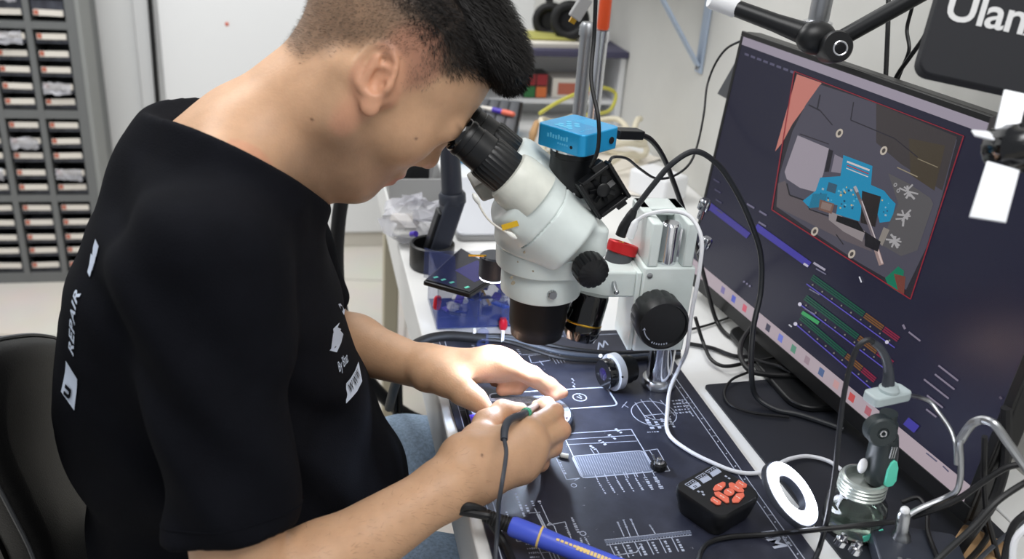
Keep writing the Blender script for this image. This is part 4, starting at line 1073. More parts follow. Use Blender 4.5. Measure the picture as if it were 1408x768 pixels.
u(s_cone(TH[0]-A3((0, 0, .012)), RH['ring'][0]-A3((0.01, 0, .008)), .016, .014), .014)
for n in ('index', 'middle', 'ring'):                               # tendons on the back of the hand
    u(s_cone((wr1+wr2)/2+A3((0, 0, .018)), RH[n][0]+A3((-.004, -.002, RR[n][0]-.0010)), .0022, .0030), .006)
# left arm and hand
ELL = A3((.010, 1.075, .775)); WL = J(586, 507, .798)
u(s_cone(SHL, ELL, .050, .038), .02)
ml = ELL+(WL-ELL)*.35
u(s_cone(ELL, ml, .037, .036), .02); u(s_cone(ml, WL, .036, .0245), .02)
LI = [J(686, 493, .820), J(733, 515, .806), J(756, 529, .791), J(774, 540, .782)]
LM_ = [J(698, 499, .812), J(735, 520, .796), J(752, 533, .784), J(764, 543, .781)]
LR = [J(700, 505, .803), J(722, 520, .788), J(712, 532, .778), J(690, 536, .774)]
LL = [J(690, 508, .794), J(706, 519, .782), J(697, 526, .772), J(680, 524, .768)]
wl1, wl2 = WL+A3((.004, -.012, .004)), WL+A3((.004, .012, .0))
u(s_cone(wl1, wl2, .0195, .0195), .015)
for pts, w_ in ((LI, .25), (LM_, .5), (LR, .75), (LL, 1.)): u(s_cone(wl1+(wl2-wl1)*w_, pts[0], .0165, .0135), .016)
chain(LI, (.0125, .0098, .0084, .0066)); chain(LM_, (.0125, .0100, .0084, .0072)); chain(LR, (.0118, .0098, .0084, .0074)); chain(LL, (.0105, .0086, .0076, .0068))
TL = [J(614, 521, .802), J(637, 538, .800), J(654, 549, .793), J(669, 563, .784)]
u(s_cone(wl1, TL[0], .0195, .0190), .014); chain(TL, (.0190, .0150, .0122, .0090), .008)
u(s_cone(TL[0], LI[0]+A3((-.012, .004, .002)), .012, .0105), .012)
# legs inside the jeans
HIP = {-1: A3((-.08, .80, .565)), 1: A3((-.08, 1.02, .565))}; KNEE = {-1: A3((.36, .78, .575)), 1: A3((.36, 1.07, .570))}; ANK = {-1: A3((.30, .78, .09)), 1: A3((.30, 1.08, .09))}
for s in (-1, 1):
    u(s_cone(HIP[s], KNEE[s], .060, .045), .02); u(s_cone(KNEE[s], ANK[s], .045, .032), .02)
body_ops = U
V, F = nets(body_ops, (-.35, .50, .02), (.50, 1.25, 1.36), .0019)
V = relax(V, F, 2, .5)
# true skin colour: lips, brows, clipped hair on the scalp, stubble
L_ = hloc(V); f_, l_, c_ = L_[:, 0], np.abs(L_[:, 1]), L_[:, 2]
def step(a, b_, x): t = np.clip((x-a)/(b_-a), 0, 1); return t*t*(3-2*t)
base = np.array(lin((202, 160, 126))); colr = np.tile(base, (len(V), 1))
def blend(m, rgb):
    global colr
    m = np.clip(m, 0, 1)[:, None]; colr = colr*(1-m)+np.array(lin(rgb))*m
inhead = (np.linalg.norm(V-hw(.02, 0, .01), axis=1) < .19)
def hairline():
    """how far inside the hair-bearing scalp (metres), in side view"""
    line = [(-.140, -.062), (-.0646, -.0550), (-.0491, -.0468), (-.0421, -.0249), (-.0366, -.0064), (-.025, .0147), (-.0023, .0267), (.0060, .020), (.0190, .0085), (.0222, .0111), (.029, .0270), (.0320, .0440), (.0455, .0640), (.0560, .0720), (.0725, .0820), (.085, .088), (.12, .090)]
    q = np.stack([f_, c_], -1); d = np.full(len(q), 9.); up = np.zeros(len(q), bool)
    poly = line+[(.12, .3), (-.14, .3)]
    for i in range(len(line)-1):
        a, b_ = np.array(line[i]), np.array(line[i+1]); ab = b_-a; t = np.clip(((q-a) @ ab)/(ab @ ab), 0, 1); d = np.minimum(d, np.linalg.norm(q-a-t[:, None]*ab, axis=1))
    for i in range(len(poly)):
        a, b_ = poly[i], poly[(i+1) % len(poly)]
        cr_ = ((a[1] > q[:, 1]) != (b_[1] > q[:, 1])); xx = a[0]+(q[:, 1]-a[1])/(b_[1]-a[1] if b_[1] != a[1] else 1e-9)*(b_[0]-a[0])
        up ^= cr_ & (q[:, 0] < xx)
    return np.where(up, d, -d)
hd = hairline(); hd[~inhead] = -1
rngn = np.random.default_rng(4)
dens = step(-.004, .014, hd)
blend(dens*(.62+.28*step(.03, .08, c_)), (96, 79, 66)); blend(dens*step(.048, .075, c_)*.8, (34, 28, 25))
brow = step(.0085, .004, np.abs(c_-(.0285-.10*(l_-.02))))*step(.010, .016, l_)*step(.056, .048, l_)*(f_ > .05)*inhead
blend(brow*.75, (52, 40, 34))
lips = inhead*(f_ > .088)*step(.024, .020, l_)*step(-.0660, -.0630, c_)*step(-.0400, -.0430, c_); blend(lips*.6, (170, 100, 92))
stub = inhead*step(-.030, -.055, c_)*step(-.02, .02, f_)*(1-lips); blend(stub*.36, (104, 86, 76))
ear = inhead*step(.0735, .078, l_)*(np.abs(f_+.006) < .035); blend(ear*.35, (206, 132, 108))
nosem = inhead*step(.100, .112, f_)*step(.03, .0, np.abs(c_+.028)); blend(nosem*.3, (206, 132, 112))
for pts in list(RH.values())+[TH, LI, LM_, LR, LL, TL]:
    for q in (1, 2): blend(step(.013, .005, np.linalg.norm(V-pts[q], axis=1)-.004)*.22, (206, 128, 104))
    blend(step(.014, .004, np.linalg.norm(V-pts[3], axis=1)-.003)*.25, (214, 140, 122))
for px_, py_ in ((665, 625), (427, 166), (573, 192)):                # small moles on wrist, neck and cheek
    r_ = np.array(ray(px_, py_).normalized()); q_ = V-np.array(CAM); s_ = q_ @ r_; off_ = np.linalg.norm(q_-s_[:, None]*r_, axis=1); near_ = np.where(off_ < .002)[0]
    if len(near_): v_ = V[near_[np.argmin(s_[near_])]]; blend(step(.0022, .0010, np.linalg.norm(V-v_, axis=1))*.8, (92, 62, 50))
person = thing('person', (-.05, YC, 0), 'man in black t-shirt and jeans leaning to the eyepieces, soldering', 'person')
body = mesh_np('body', V, F, 'skin', person, colr)
bN = vnormals(V, F)
bvh_body = BVHTree.FromPolygons([tuple(v) for v in V], [tuple(f) for f in F.tolist()])
# mole on the wrist
# ------------------------------------------------------------------ hair
hair_ops = [(he((-.004, 0, .050), (.097, .0735, .0890)), 'u', .01), (he((.052, 0, .098), (.044, .056, .032)), 'u', .03), (he((.072, -.004, .102), (.026, .046, .020)), 'u', .02),
            (s_plane(hw(.06, 0, .074), -(hc_*.97+hf*.24)), 'i', .012), (s_plane(hw(.0, 0, .074), -(hc_*.98-hf*.05)), 'i', .012)]
Vh, Fh = nets(hair_ops, (-.05, .78, 1.05), (.33, 1.05, 1.36), .0025)
Vh = relax(Vh, Fh, 2); Nh = vnormals(Vh, Fh)
hv = [tuple(v) for v in Vh]; hfc = [list(f) for f in Fh.tolist()]; hm = [0]*len(hfc)
rs_ = np.random.default_rng(8)
def strand(p, n, d, L, w, mi, bend=.5):
    """one flat tapered hair, root to tip"""
    side = np.cross(d, n); side /= max(1e-9, np.linalg.norm(side))
    i0 = len(hv); q = p-n*.001
    m_ = p+d*L*.55+n*L*.10; e = p+d*L*(1)+n*L*(.10-bend*.1)
    for c, ww in ((q, w), (m_, w*.8)): hv.append(tuple(c-side*ww/2)); hv.append(tuple(c+side*ww/2))
    hv.append(tuple(e)); hfc.append([i0, i0+1, i0+3, i0+2]); hfc.append([i0+2, i0+3, i0+4]); hm.extend([mi, mi])
idx = rs_.choice(len(Vh), 16000)
for i in idx:
    p, n = Vh[i], Nh[i]; lo_ = hloc(p)
    d = hf*1.0+hl*rs_.normal(0, .35)+hc_*rs_.normal(.05, .2)+n*.45+np.sign(lo_[1])*hl*.1; fr_ = step(.05, .085, lo_[0])
    if lo_[0] > .07: d = d*.5+hl*rs_.normal(0, .3)-hc_*.2*rs_.random()+n*.4
    d = d-n*(d @ n)*.6; d /= np.linalg.norm(d)
    strand(p, n, d, rs_.uniform(.010, .020)*(1-.55*fr_), rs_.uniform(.0004, .0009), 0)
cand = np.where((hd > -.003) & inhead & (dens > .05))[0]
pr = dens[cand]*(.45+.55*step(-.02, .08, c_[cand])); pick = cand[rs_.random(len(cand)) < pr*1.0]; pick = np.concatenate([pick, pick, pick[rs_.random(len(pick)) < .6]])
ear_c = np.abs(L_[:, 1])
for i in pick:
    if ear_c[i] > .079: continue
    p, n = V[i]+rs_.normal(0, .0008, 3), bN[i]; lo_ = L_[i]
    d = -hc_*.75-hf*.35+n*.35+rs_.normal(0, .22, 3)
    if lo_[0] > .0: d = hf*.45-hc_*.6+n*.35+rs_.normal(0, .22, 3)
    d /= np.linalg.norm(d)
    ln = .0028+.006*step(.03, .085, lo_[2])
    strand(p, n, d, ln*rs_.uniform(.7, 1.3), rs_.uniform(.00012, .00026), (1 if rs_.random() < .7 else 2) if lo_[2] < .03+.04*rs_.random() else (0 if rs_.random() < step(.040, .072, lo_[2]) else 2))
edge = np.where((hd > 0) & inhead & (c_ > .052) & (c_ < .092) & (np.abs(L_[:, 1]) > .02))[0]
for i in rs_.choice(edge, min(5200, len(edge)*2)):
    p, n = V[i]+rs_.normal(0, .0008, 3), bN[i]; w_ = step(.052, .080, L_[i][2])
    d = hf*.55+hc_*(-.5+.5*w_)+n*.45+rs_.normal(0, .22, 3); d /= np.linalg.norm(d)
    strand(p, n, d, rs_.uniform(.005, .009)*(.7+.9*w_), rs_.uniform(.0002, .0005), 0)
hobj = link_mesh('hair', [Vector(v) for v in hv], hfc, hm, [MATS['hair_black'], MATS['hair_fade'], MATS['hair_brown']], angle=180)
ho = bpy.data.objects.new('hair', hobj); COL.objects.link(ho); ho.parent = person; ho.matrix_parent_inverse = WORLD['person'].inverted(); ho['label'] = 'short dark hair, faded at the sides'; WORLD['hair'] = Matrix.Identity(4)
hv, hfc, hm = [], [], []
def seg_t(p, a, b_): ab = b_-a; return ((p-a) @ ab)/(ab @ ab)
for a_, b_, nn_, ex in ((ELR, WR, 1500, 1.0), (ELL, WL, 500, .95)):
    t_ = seg_t(V, a_, b_); dd_ = np.linalg.norm(V-a_-np.clip(t_, 0, 1)[:, None]*(b_-a_), axis=1)
    c_i = np.where((t_ > .0) & (t_ < ex) & (dd_ < .05))[0]; ax_d = (b_-a_)/np.linalg.norm(b_-a_)
    for i in rs_.choice(c_i, min(nn_, len(c_i)), replace=False):
        if bN[i][2] < -.35: continue
        d = ax_d*.8+np.array([.0, -.45, -.25])+rs_.normal(0, .3, 3)+bN[i]*.35; d /= np.linalg.norm(d)
        strand(V[i], bN[i], d, rs_.uniform(.004, .009), rs_.uniform(.00007, .00013), 0)
ah = link_mesh('arm_hair', [Vector(v) for v in hv], hfc, hm, [MATS['hair_brown']], angle=180)
ao = bpy.data.objects.new('arm_hair', ah); COL.objects.link(ao); ao.parent = person; ao.matrix_parent_inverse = WORLD['person'].inverted()
# ------------------------------------------------------------------ t-shirt
TZ = np.array([.50, .55, .65, .73, .82, .91, 1.00, 1.05, 1.09]); TB = np.array([-.225, -.235, -.245, -.254, -.260, -.248, -.212, -.176, -.135]); TF = np.array([.12, .12, .116, .088, .052, .032, .012, .004, .0]); TW = np.array([.185, .185, .182, .180, .182, .186, .180, .140, .075])
def torso(p):
    z = p[..., 2]; a, f, w = np.interp(z, TZ, TB), np.interp(z, TZ, TF), np.interp(z, TZ, TW); c, d = (a+f)/2, (f-a)/2
    e = 2.35; q = (np.abs((p[..., 0]-c)/d)**e+np.abs((p[..., 1]-YC)/w)**e)**(1/e)
    return np.maximum((q-1)*np.minimum(d, w)*.85, np.maximum(z-1.115, .535-z))
def folds(p):
    x, y, z = p[..., 0], p[..., 1], p[..., 2]
    near = np.clip((YC-y)/.12, 0, 1)
    g = .0036*np.sin(62*(z*.75+x*.9+y*.35)+2.2*np.sin(17*x+9*z))*near
    g = g+.0030*np.sin(48*(z*1.0-x*.55)+1.5*np.sin(20*y))*np.clip((.95-z)/.2, 0, 1)
    return g+.0016*np.sin(95*(x*.7+z*.6)+3*np.sin(14*z+8*x))*np.clip((1.02-z)/.1, 0, 1)
ud = (ELR-SHR)/np.linalg.norm(ELR-SHR)
HR = SHR+ud*((HEMR-SHR) @ ud)
S_ = [(torso, 'u', .01), (s_cone((-.066, YC-.036, 1.082), SHR+A3((0, .01, -.002)), .050, .060), 'u', .05), (s_cone((-.066, YC+.036, 1.082), SHL, .050, .060), 'u', .05),
      (s_cone((-.105, YC, 1.046), (-.078, YC-.056, 1.060), .052, .048), 'u', .05), (s_cone((-.105, YC, 1.046), (-.078, YC+.056, 1.060), .052, .048), 'u', .05),
      (s_cone((-.105, YC, 1.030), (-.055, YC, 1.045), .075, .068), 'u', .04), (s_cone((-.055, YC, 1.045), (-.035, YC, 1.060), .068, .068), 'u', .03),
      (s_cone(SHR, HR+ud*.05, .0650, .0525), 'u', .03), (s_cone(SHL, SHL+(ELL-SHL)*1.05, .064, .054), 'u', .03), (folds, 'd', 0)]
Vc_cut = s_plane(HR, ud)
def sleeve_cut(p):                                                  # keep everything except the arm below the hem
    far = s_cone(HR, ELR+ud*.05, .075, .075)(p); return np.maximum(far, -Vc_cut(p))
S_.append((sleeve_cut, 's', .003))
udl = (ELL-SHL)/np.linalg.norm(ELL-SHL); HL_ = SHL+udl*.21
cutl = s_plane(HL_, udl)
S_.append((lambda p: np.maximum(s_cone(HL_, ELL+udl*.06, .08, .08)(p), -cutl(p)), 's', .003))
S_.append((s_cone(HR-ud*.025, HR+ud*.03, .0440, .0458), 's', .003))         # hollow sleeve end
# neck opening: cut by a tilted plane above the collar line, open round the neck
NKA, NKB = A3((-.088, YC, 1.040)), A3((.028, YC, 1.137)); nkd = (NKB-NKA)/np.linalg.norm(NKB-NKA)
nke = A3((-nkd[2], 0, nkd[0]))
S_.append((s_cone(NKA+nkd*.012, NKB+nkd*.06, .0650, .070), 's', .004))
def neck_cut(p):
    g_ = 1.098-.557*(p[..., 0]+.125)+np.where(p[..., 1] < YC, .50, .14)*(np.sqrt((p[..., 1]-YC)**2+.0003)-.0173)
    return np.maximum(s_cone(NKA-nkd*.05, NKB+nkd*.1, .165, .165)(p), (g_-p[..., 2])*.75)
S_.append((neck_cut, 's', .005))
Vt, Ft = nets(S_, (-.34, .52, .50), (.20, 1.25, 1.20), .0036)
Vt = relax(Vt, Ft, 4)
shirt = mesh_np('t_shirt', Vt, Ft, 'shirt_black', person); 
bvh_shirt = BVHTree.FromPolygons([tuple(v) for v in Vt], [tuple(f) for f in Ft.tolist()])
# hem stitching of the sleeve
hemp = []
e_a, e_b = [np.array(v) for v in perp(Vector(ud))]
for k in range(41):
    an = 2*math.pi*k/40; o = HR-ud*.018+(e_a*math.cos(an)+e_b*math.sin(an))*.09
    hit = bvh_shirt.ray_cast(Vector(o), -Vector(e_a*math.cos(an)+e_b*math.sin(an)), .08)
    if hit[0]: hemp.append(hit[0]+hit[1]*.0001)
obj('hem_seam', B().tube(hemp, .0007, 6, 2), 'shirt_black', shirt)
def wrap_text(b, txt, size, org, uu, ww, push, shear=0, bold=0, space=1, mesh=None):
    """letters laid onto the cloth: every point is dropped along -push onto the shirt"""
    vs, fs = mesh or text_mesh(txt, size, bold, space); i0 = len(b.v); org, uu, ww, push = Vector(org), Vector(uu).normalized(), Vector(ww).normalized(), Vector(push).normalized()
    keep = {}
    for f in fs:
        if all(vs[i][2] > 0 for i in f):
            ids = []
            for i in f:
                if i not in keep:
                    p = org+uu*(vs[i][0]+shear*vs[i][1])+ww*vs[i][1]; h = bvh_shirt.ray_cast(p+push*.12, -push, .3)
                    keep[i] = len(b.v); b.v.append(h[0]+h[1]*.0009+push*.0003 if h[0] else p)
                ids.append(keep[i])
            b.face(ids)
def shirt_at(px, py):
    h = bvh_shirt.ray_cast(CAM, ray(px, py).normalized(), 3); return h
# collar band round the neck
tt, rr = [], []
NA = 72; e_a, e_b = A3((0, 1, 0)), np.cross(nkd, A3((0, 1, 0)))
for k in range(NA):
    an = 2*math.pi*k/NA; dirv = e_a*math.cos(an)+e_b*math.sin(an); f = (np.nan, np.nan)
    for j in range(60):                                             # walk down the neck until the cloth begins
        t_ = .080-.0015*j; o = NKA+nkd*t_; h = bvh_shirt.ray_cast(Vector(o+dirv*.085), -Vector(dirv), .023)
        if h[0]: f = (t_, .066); break
    tt.append(f[0]); rr.append(f[1])
tt = np.array(tt)
med = np.array([np.nanmedian([tt[(k+j) % NA] for j in range(-5, 6)]) for k in range(NA)])
med = np.array([np.mean([med[(k+j) % NA] for j in range(-4, 5)]) for k in range(NA)])
ringp = []
for k in range(NA):
    an = 2*math.pi*k/NA; dirv = e_a*math.cos(an)+e_b*math.sin(an); ringp.append((NKA+nkd*(med[k]-.003), dirv))
b = B()
loft(b, [[tuple(o+d*(.0655)) for o, d in ringp], [tuple(o+d*(.0645)+nkd*.012) for o, d in ringp], [tuple(o+d*(.0668)+nkd*.0125) for o, d in ringp], [tuple(o+d*.0715-nkd*.008) for o, d in ringp]][:4])
b.f = b.f[:-2]; b.m = b.m[:-2]
obj('collar', b, 'shirt_black', shirt, angle=80)
# printing on the back, seen edge on along the left outline
def back_print():
    b = B()
    h = [shirt_at(100, 488), shirt_at(110, 402)]
    a, c = h[0][0], h[1][0]
    n = (h[0][1]+h[1][1]).normalized(); uu = (c-a).normalized(); ww = uu.cross(n); ww = -ww if ww.dot(Vector((0, 1, 0))) < 0 else ww
    ww = n.cross(uu); 
    return a, c, n, uu, ww
try:
    a, c, n, uu, ww = back_print()
    b = B(); L = (c-a).length
    wrap_text(b, 'REPAIR', L/3.45, a-ww*.004, uu, ww, n, shear=.22, bold=.0005, space=1.12)
    # crest like mark above and the white web address tab below
    g2 = random.Random(2)
    o = c+uu*.016
    for k in range(4):
        x0 = k*.007; poly = [(x0, -.004+g2.uniform(-.003, .003)), (x0+.010, -.004+g2.uniform(-.003, .003)), (x0+.011, .008+g2.uniform(0, .008)), (x0+.002, .008+g2.uniform(-.002, .004))]
        wrap_text(b, '', 1, o, uu, ww, n, mesh=([(x, y, 1) for x, y in poly], [[0, 1, 2, 3]]))
    t_ = a-uu*.018
    N = 8; vs_ = [(-.032+.032*i/N+.006*j, -.012+.026*j, 1) for i in range(N+1) for j in (0, 1)]; fs_ = [[2*i, 2*i+2, 2*i+3, 2*i+1] for i in range(N)]
    wrap_text(b, '', 1, t_, uu, ww, n, mesh=(vs_, fs_))
    obj('back_print', b, 'shirt_print', shirt, smooth=False)
    b = B(); wrap_text(b, 'u', .024, t_-uu*.026+ww*-.004+n*.0006, uu, ww, n, bold=.0008)
    for i in range(len(b.v)): b.v[i] = b.v[i]+n*.0006
    obj('tab_letter', b, 'shirt_black', shirt, smooth=False)
except Exception as ex: print('back print', ex)
# printing on the chest: leaping dog mark, name line and web tab
try:
    p0 = shirt_at(465, 512); p1 = shirt_at(487, 478)
    a, c = p0[0], p1[0]; n = (p0[1]+p1[1]).normalized(); uu = (c-a).normalized(); ww = n.cross(uu)
    if ww.z < 0: ww = -ww
    b = B()
    wrap_text(b, 'By Bhar', .0150, a, uu, ww, n, bold=.0001)
    def img_poly(b, pts, lift=.0009):
        i0 = len(b.v)
        for x, y in pts:
            h = shirt_at(x, y)
            if h[0] is None: return
            b.v.append(h[0]+h[1]*lift)
        b.face(list(range(i0, i0+len(pts))))
    for poly in ([(455, 473), (457, 458), (465, 452), (471, 459), (468, 471), (462, 484), (454, 482)], [(466, 455), (470, 443), (472, 424), (475, 436), (477, 446), (473, 456), (471, 461)], [(464, 418), (467, 417), (473, 426), (472, 433)], [(458, 460), (457, 452), (466, 443), (463, 450), (468, 452), (466, 455)], [(452, 482), (458, 474), (459, 480)]): img_poly(b, poly)
    obj('chest_print', b, 'shirt_print', shirt, smooth=False)
    tab = []
    top = [(475, 527), (481, 520), (487, 510), (492, 497)]; bot = [(475, 554), (482, 547), (490, 538), (497, 524)]
    b = B()
    for i in range(3): img_poly(b, [top[i], top[i+1], bot[i+1], bot[i]])
    obj('web_tab', b, 'shirt_print', shirt, smooth=False)
    b = B(); q0 = shirt_at(479, 541)[0]; q1 = shirt_at(491, 523)[0]; u2 = (q1-q0).normalized(); w2 = n.cross(u2); w2 = -w2 if w2.z < 0 else w2
    wrap_text(b, 'W W W', .0135, q0, u2, w2, n, bold=.0002)
    for i in range(len(b.v)): b.v[i] = b.v[i]+n*.0008
    obj('web_letters', b, 'shirt_black', shirt, smooth=False)
except Exception as ex: print('chest print', ex)
# ------------------------------------------------------------------ jeans
jn = [(s_cone((-.09, YC, .585), (-.09, YC, .570), .125, .118), 'u', .03)]
for s in (-1, 1):
    jn.append((s_cone(HIP[s], KNEE[s], .088, .066), 'u', .04)); jn.append((s_cone(KNEE[s], ANK[s]+A3((0, 0, .02)), .064, .056), 'u', .03))
def jfold(p): return .003*np.sin(70*p[..., 0]+25*p[..., 1]+2*np.sin(30*p[..., 2]))+.002*np.sin(55*p[..., 2]+20*p[..., 0])
jn.append((jfold, 'd', 0)); jn.append((lambda p: .085-p[..., 2], 'i', .004))
Vj, Fj = nets(jn, (-.30, .62, .05), (.52, 1.22, .74), .006)
Vj = relax(Vj, Fj, 1); mesh_np('jeans', Vj, Fj, 'denim', person)
for s in (-1, 1):
    o = ANK[s]; so = [(s_ell(o+A3((.075, 0, -.042)), A3((.135, .046, .045))), 'u', .01), (s_cone(o+A3((0, 0, -.03)), o+A3((0, 0, .03)), .048, .046), 'u', .03), (lambda p: .004-p[..., 2], 'i', .003)]
    Vs, Fs = nets(so, o-A3((.12, .08, .11)), o+A3((.25, .08, .12)), .005); mesh_np('shoe', Vs, Fs, 'black_rubber', person)
# ------------------------------------------------------------------ office chair
ch = thing('office_chair', (-.13, .93, 0), 'black padded office chair the man is sitting on', 'chair')
so = [(lambda p: np.maximum((np.sqrt(((p[..., 0]+.10)/.25)**2+((p[..., 1]-.93)/.25)**2)-1)*.25, np.abs(p[..., 2]-.425)-.035), 'u', .01)]
def seat_sdf(p):
    q = ((np.abs(p[..., 0]+.08)/.25)**4+(np.abs(p[..., 1]-.93)/.25)**4)**.25-1; return smax(q*.25, np.abs(p[..., 2]-.413)-.032, .03)
Vs, Fs = nets([(seat_sdf, 'u', .01)], (-.36, .64, .36), (.22, 1.22, .49), .006); mesh_np('seat', Vs, Fs, 'leather', ch)
obj('gas_post', B().lathe([(.03, 0), (.03, .12), (.022, .121), (.022, .30)], (-.09, .93, .085), (0, 0, 1), 24), 'black_plastic', ch)
for k in range(5):
    an = R(20+72*k); d = Vector((math.cos(an), math.sin(an), 0)); o = Vector((-.09, .93, .10))
    lg = obj('base_leg', B().tube([o, o+d*.13+Vector((0, 0, -.01)), o+d*.28+Vector((0, 0, -.035))], [.024, .02, .015], 10), 'black_plastic', ch)
    e = o+d*.275; sd_ = Vector((-d.y, d.x, 0))
    obj('caster', B().cyl(Vector((e.x, e.y, .028))-sd_*.018, Vector((e.x, e.y, .028))+sd_*.018, .027, seg=20), 'black_rubber', lg)

ol = [(.86, .50), (.842, .58), (.836, .645), (.800, .740), (.765, .825), (.757, .870), (.772, .900), (.80, .913), (.83, .909), (.896, .880), (.98, .836), (1.05, .790), (1.095, .735), (1.11, .66), (1.09, .56), (1.04, .495), (.95, .475), (.89, .478)]
op = [(v.y, v.z) for v in smooth_path([Vector((0, a, c)) for a, c in ol+ol[:1]], 4)][:-1]
b = B(); cen = (.94, .70)
def osec(x, k): return [(x, cen[0]+(a-cen[0])*k, cen[1]+(c-cen[1])*k) for a, c in op]
loft(b, [osec(-.318, .97), osec(-.312, 1.0), osec(-.296, 1.0), osec(-.288, .975), osec(-.283, .92), osec(-.280, .8), osec(-.280, .4)]); bk = obj('backrest_pad', b, 'leather', ch, angle=60)
obj('piping', B().tube([Vector(v) for v in osec(-.2935, 1.004)]+[Vector(osec(-.2935, 1.004)[0])], .0022, 6, 0), 'dark_grey', bk)
b = B(); loft(b, [osec(-.352, .90), osec(-.346, .985), osec(-.338, 1.0), osec(-.321, 1.005)]); obj('backrest_shell', b, 'black_plastic', ch, angle=60)
obj('back_bar', B().tube([(-.356, .95, .60), (-.352, .95, .48), (-.30, .95, .40), (-.20, .95, .378)], .016, 10, flat=.6), 'black_plastic', ch)
# ------------------------------------------------------------------ small things on the bench
def cable(name, pts, r, m, label, cat, group=None, seg=8, n=8):
    o = obj(name, B().tube(pts, r, seg, n), m); return tag(o, label, cat, group)
# phone under repair
pc = (P(790, 577, z=.765)); x1, x0 = pc.x+.003, .178; yc, hw_ = .876, .0375
ph = thing('opened_phone', ((x0+x1)/2, yc, MZ), 'opened grey phone body held between the two hands on the mat', 'phone')
ol = [(x0, yc-hw_), (x0, yc+hw_)]
pts = []
for k in range(17): an = R(90-180*k/16); pts.append((x1-.031+.031*math.cos(an), yc+hw_*math.sin(an)*1.0))
poly = [(x0+.006, yc-hw_), (x0, yc-hw_+.006), (x0, yc+hw_-.006), (x0+.006, yc+hw_)]+pts
obj('phone_frame', B().prism(poly, (0, 0, MZ+.0006), (1, 0, 0), (0, 1, 0), (0, 0, .0112)), 'charcoal', ph, bevel=.002)
ins = [(((a-(x0+x1)/2)*.95)+(x0+x1)/2, (c-yc)*.92+yc) for a, c in poly]
plate = obj('inner_plate', B().prism(ins, (0, 0, MZ+.0119), (1, 0, 0), (0, 1, 0), (0, 0, .0012)), 'board_grey', ph, bevel=.0004)
zt = MZ+.0132; g_ = random.Random(9)
for k in range(34):
    x, y = g_.uniform(x0+.02, x1-.012), g_.uniform(yc-.026, yc+.026)
    if x > x1-.03 and abs(y-yc) > .02: continue
    w, h = g_.uniform(.002, .010), g_.uniform(.002, .008)
    obj('chip' if k % 3 else 'shield', B().box((x, y, zt+.0004), (w, h, .0008)), ['charcoal', 'steel', 'board_grey', 'dark_grey'][k % 4], ph)
for x, y in ((x1-.010, yc+.008), (x1-.012, yc-.018), (x1-.03, yc+.029)): obj('screw', B().lathe([(.0016, 0), (.0014, .0007), (.0006, .0007)], (x, y, zt), (0, 0, 1), 12), 'chrome', ph)
obj('blue_tape', B().box((x0+.006, yc-.010, zt+.0006), (.014, .02, .001)), 'purple', ph)
# soldering handpiece in the right hand
g0, g1 = P(722, 568, z=.838), P(733, 559, z=.825)
tipv = P(752, 549, z=MZ+.0145); g1 = Vector(g1); dirn = (tipv-g0).normalized()
si = thing('soldering_iron', tipv, 'thin soldering iron with green collar gripped in the right hand', 'soldering iron')
b = B().lathe([(.0040, -.001), (.0052, .0), (.0052, .0035), (.0046, .004), (.0046, .006), (.0054, .0065), (.0054, .013), (.0045, .0135)], g0, dirn, 28); obj('green_collar', b, 'green_plastic', si)
Lh = (tipv-g0).length
b = B().lathe([(.0046, .0135), (.0048, .02), (.0040, Lh*.62), (.0016, Lh*.70), (.0012, Lh*.90), (.0003, Lh)], g0, dirn, 20); obj('shaft', b, 'steel', si)
b = B().tube([g0-dirn*-.001, P(716, 571, z=.845), P(706, 574, z=.851), P(698, 580, z=.855), P(694, 590, z=.854), P(693, 604, z=.850)], [.0046, .0044, .0040, .0040, .0040, .0036], 12); obj('strain_relief', b, 'cable_grey', si)
b = B().tube([P(693, 602, z=.8505), P(696, 620, z=.848), P(694, 640, z=.845), P(690, 665, z=.838), P(686, 690, z=.820), P(685, 712, z=.795), P(683, 740, z=.772), P(682, 775, z=.760), P(690, 810, z=.7555)], .0021, 8); cb = obj('cord', b, 'cable_grey', si)
# blue soldering iron in front
k0, k1 = P(702, 722, z=.778), P(845, 778, z=.768); dk = (k1-k0).normalized(); Lk = (k1-k0).length
bi = thing('blue_soldering_iron', (k0+k1)/2-Vector((0, 0, .012)), 'blue handled soldering iron with a pale yellow band in the foreground', 'soldering iron')
b = B().lathe([(.0085, 0), (.0098, .003), (.0098, Lk*.3), (.0090, Lk*.5), (.0095, Lk*1.2), (.008, Lk*1.4)], k0, dk, 36); hd_ = obj('handle', b, 'iron_blue', bi)
obj('yellow_band', B().torus(k0+dk*.030, dk+Vector((-.12, .12, .0)), .0098, .0012, 36, 8), 'iron_yellow', hd_)
n_ = Vector((0, -.5, .87)); n_ = (n_-dk*n_.dot(dk)).normalized(); sd_ = n_.cross(dk)
b = B()
for k in range(8): b.box(k0+dk*(.048+k*.0042)+n_*.0094, (.0030, .0022, .0006), frame(dk, sd_))
for k in range(10): b.box(k0+dk*(.068+k*.0034)+n_*.0093-sd_*.0005, (.0026, .0042, .0006), frame(dk, sd_))
obj('grip_print', b, 'iron_yellow', hd_)
b = B()
for k in range(9): b.lathe([(.0062+.00012*k, 0), (.0066+.00012*k, .0012), (.0062+.00012*k, .0024)], k0-dk*(.0265-k*.0030), dk, 20)
b.lathe([(.0045, 0), (.0062, .028)], k0-dk*.029, dk, 20); obj('strain_relief', b, 'black_rubber', bi)
b = B().tube([k0-dk*.024, P(672, 709, z=.784), P(648, 705, z=.784), P(632, 701, z=.784), P(640, 696, z=.790), P(660, 700, z=.786), P(672, 712, z=.776), P(682, 728, z=.766), P(694, 748, z=.7575), P(706, 775, z=.7565), P(715, 805, z=.7565)], .0042, 10); obj('cord', b, 'cable_black', bi)
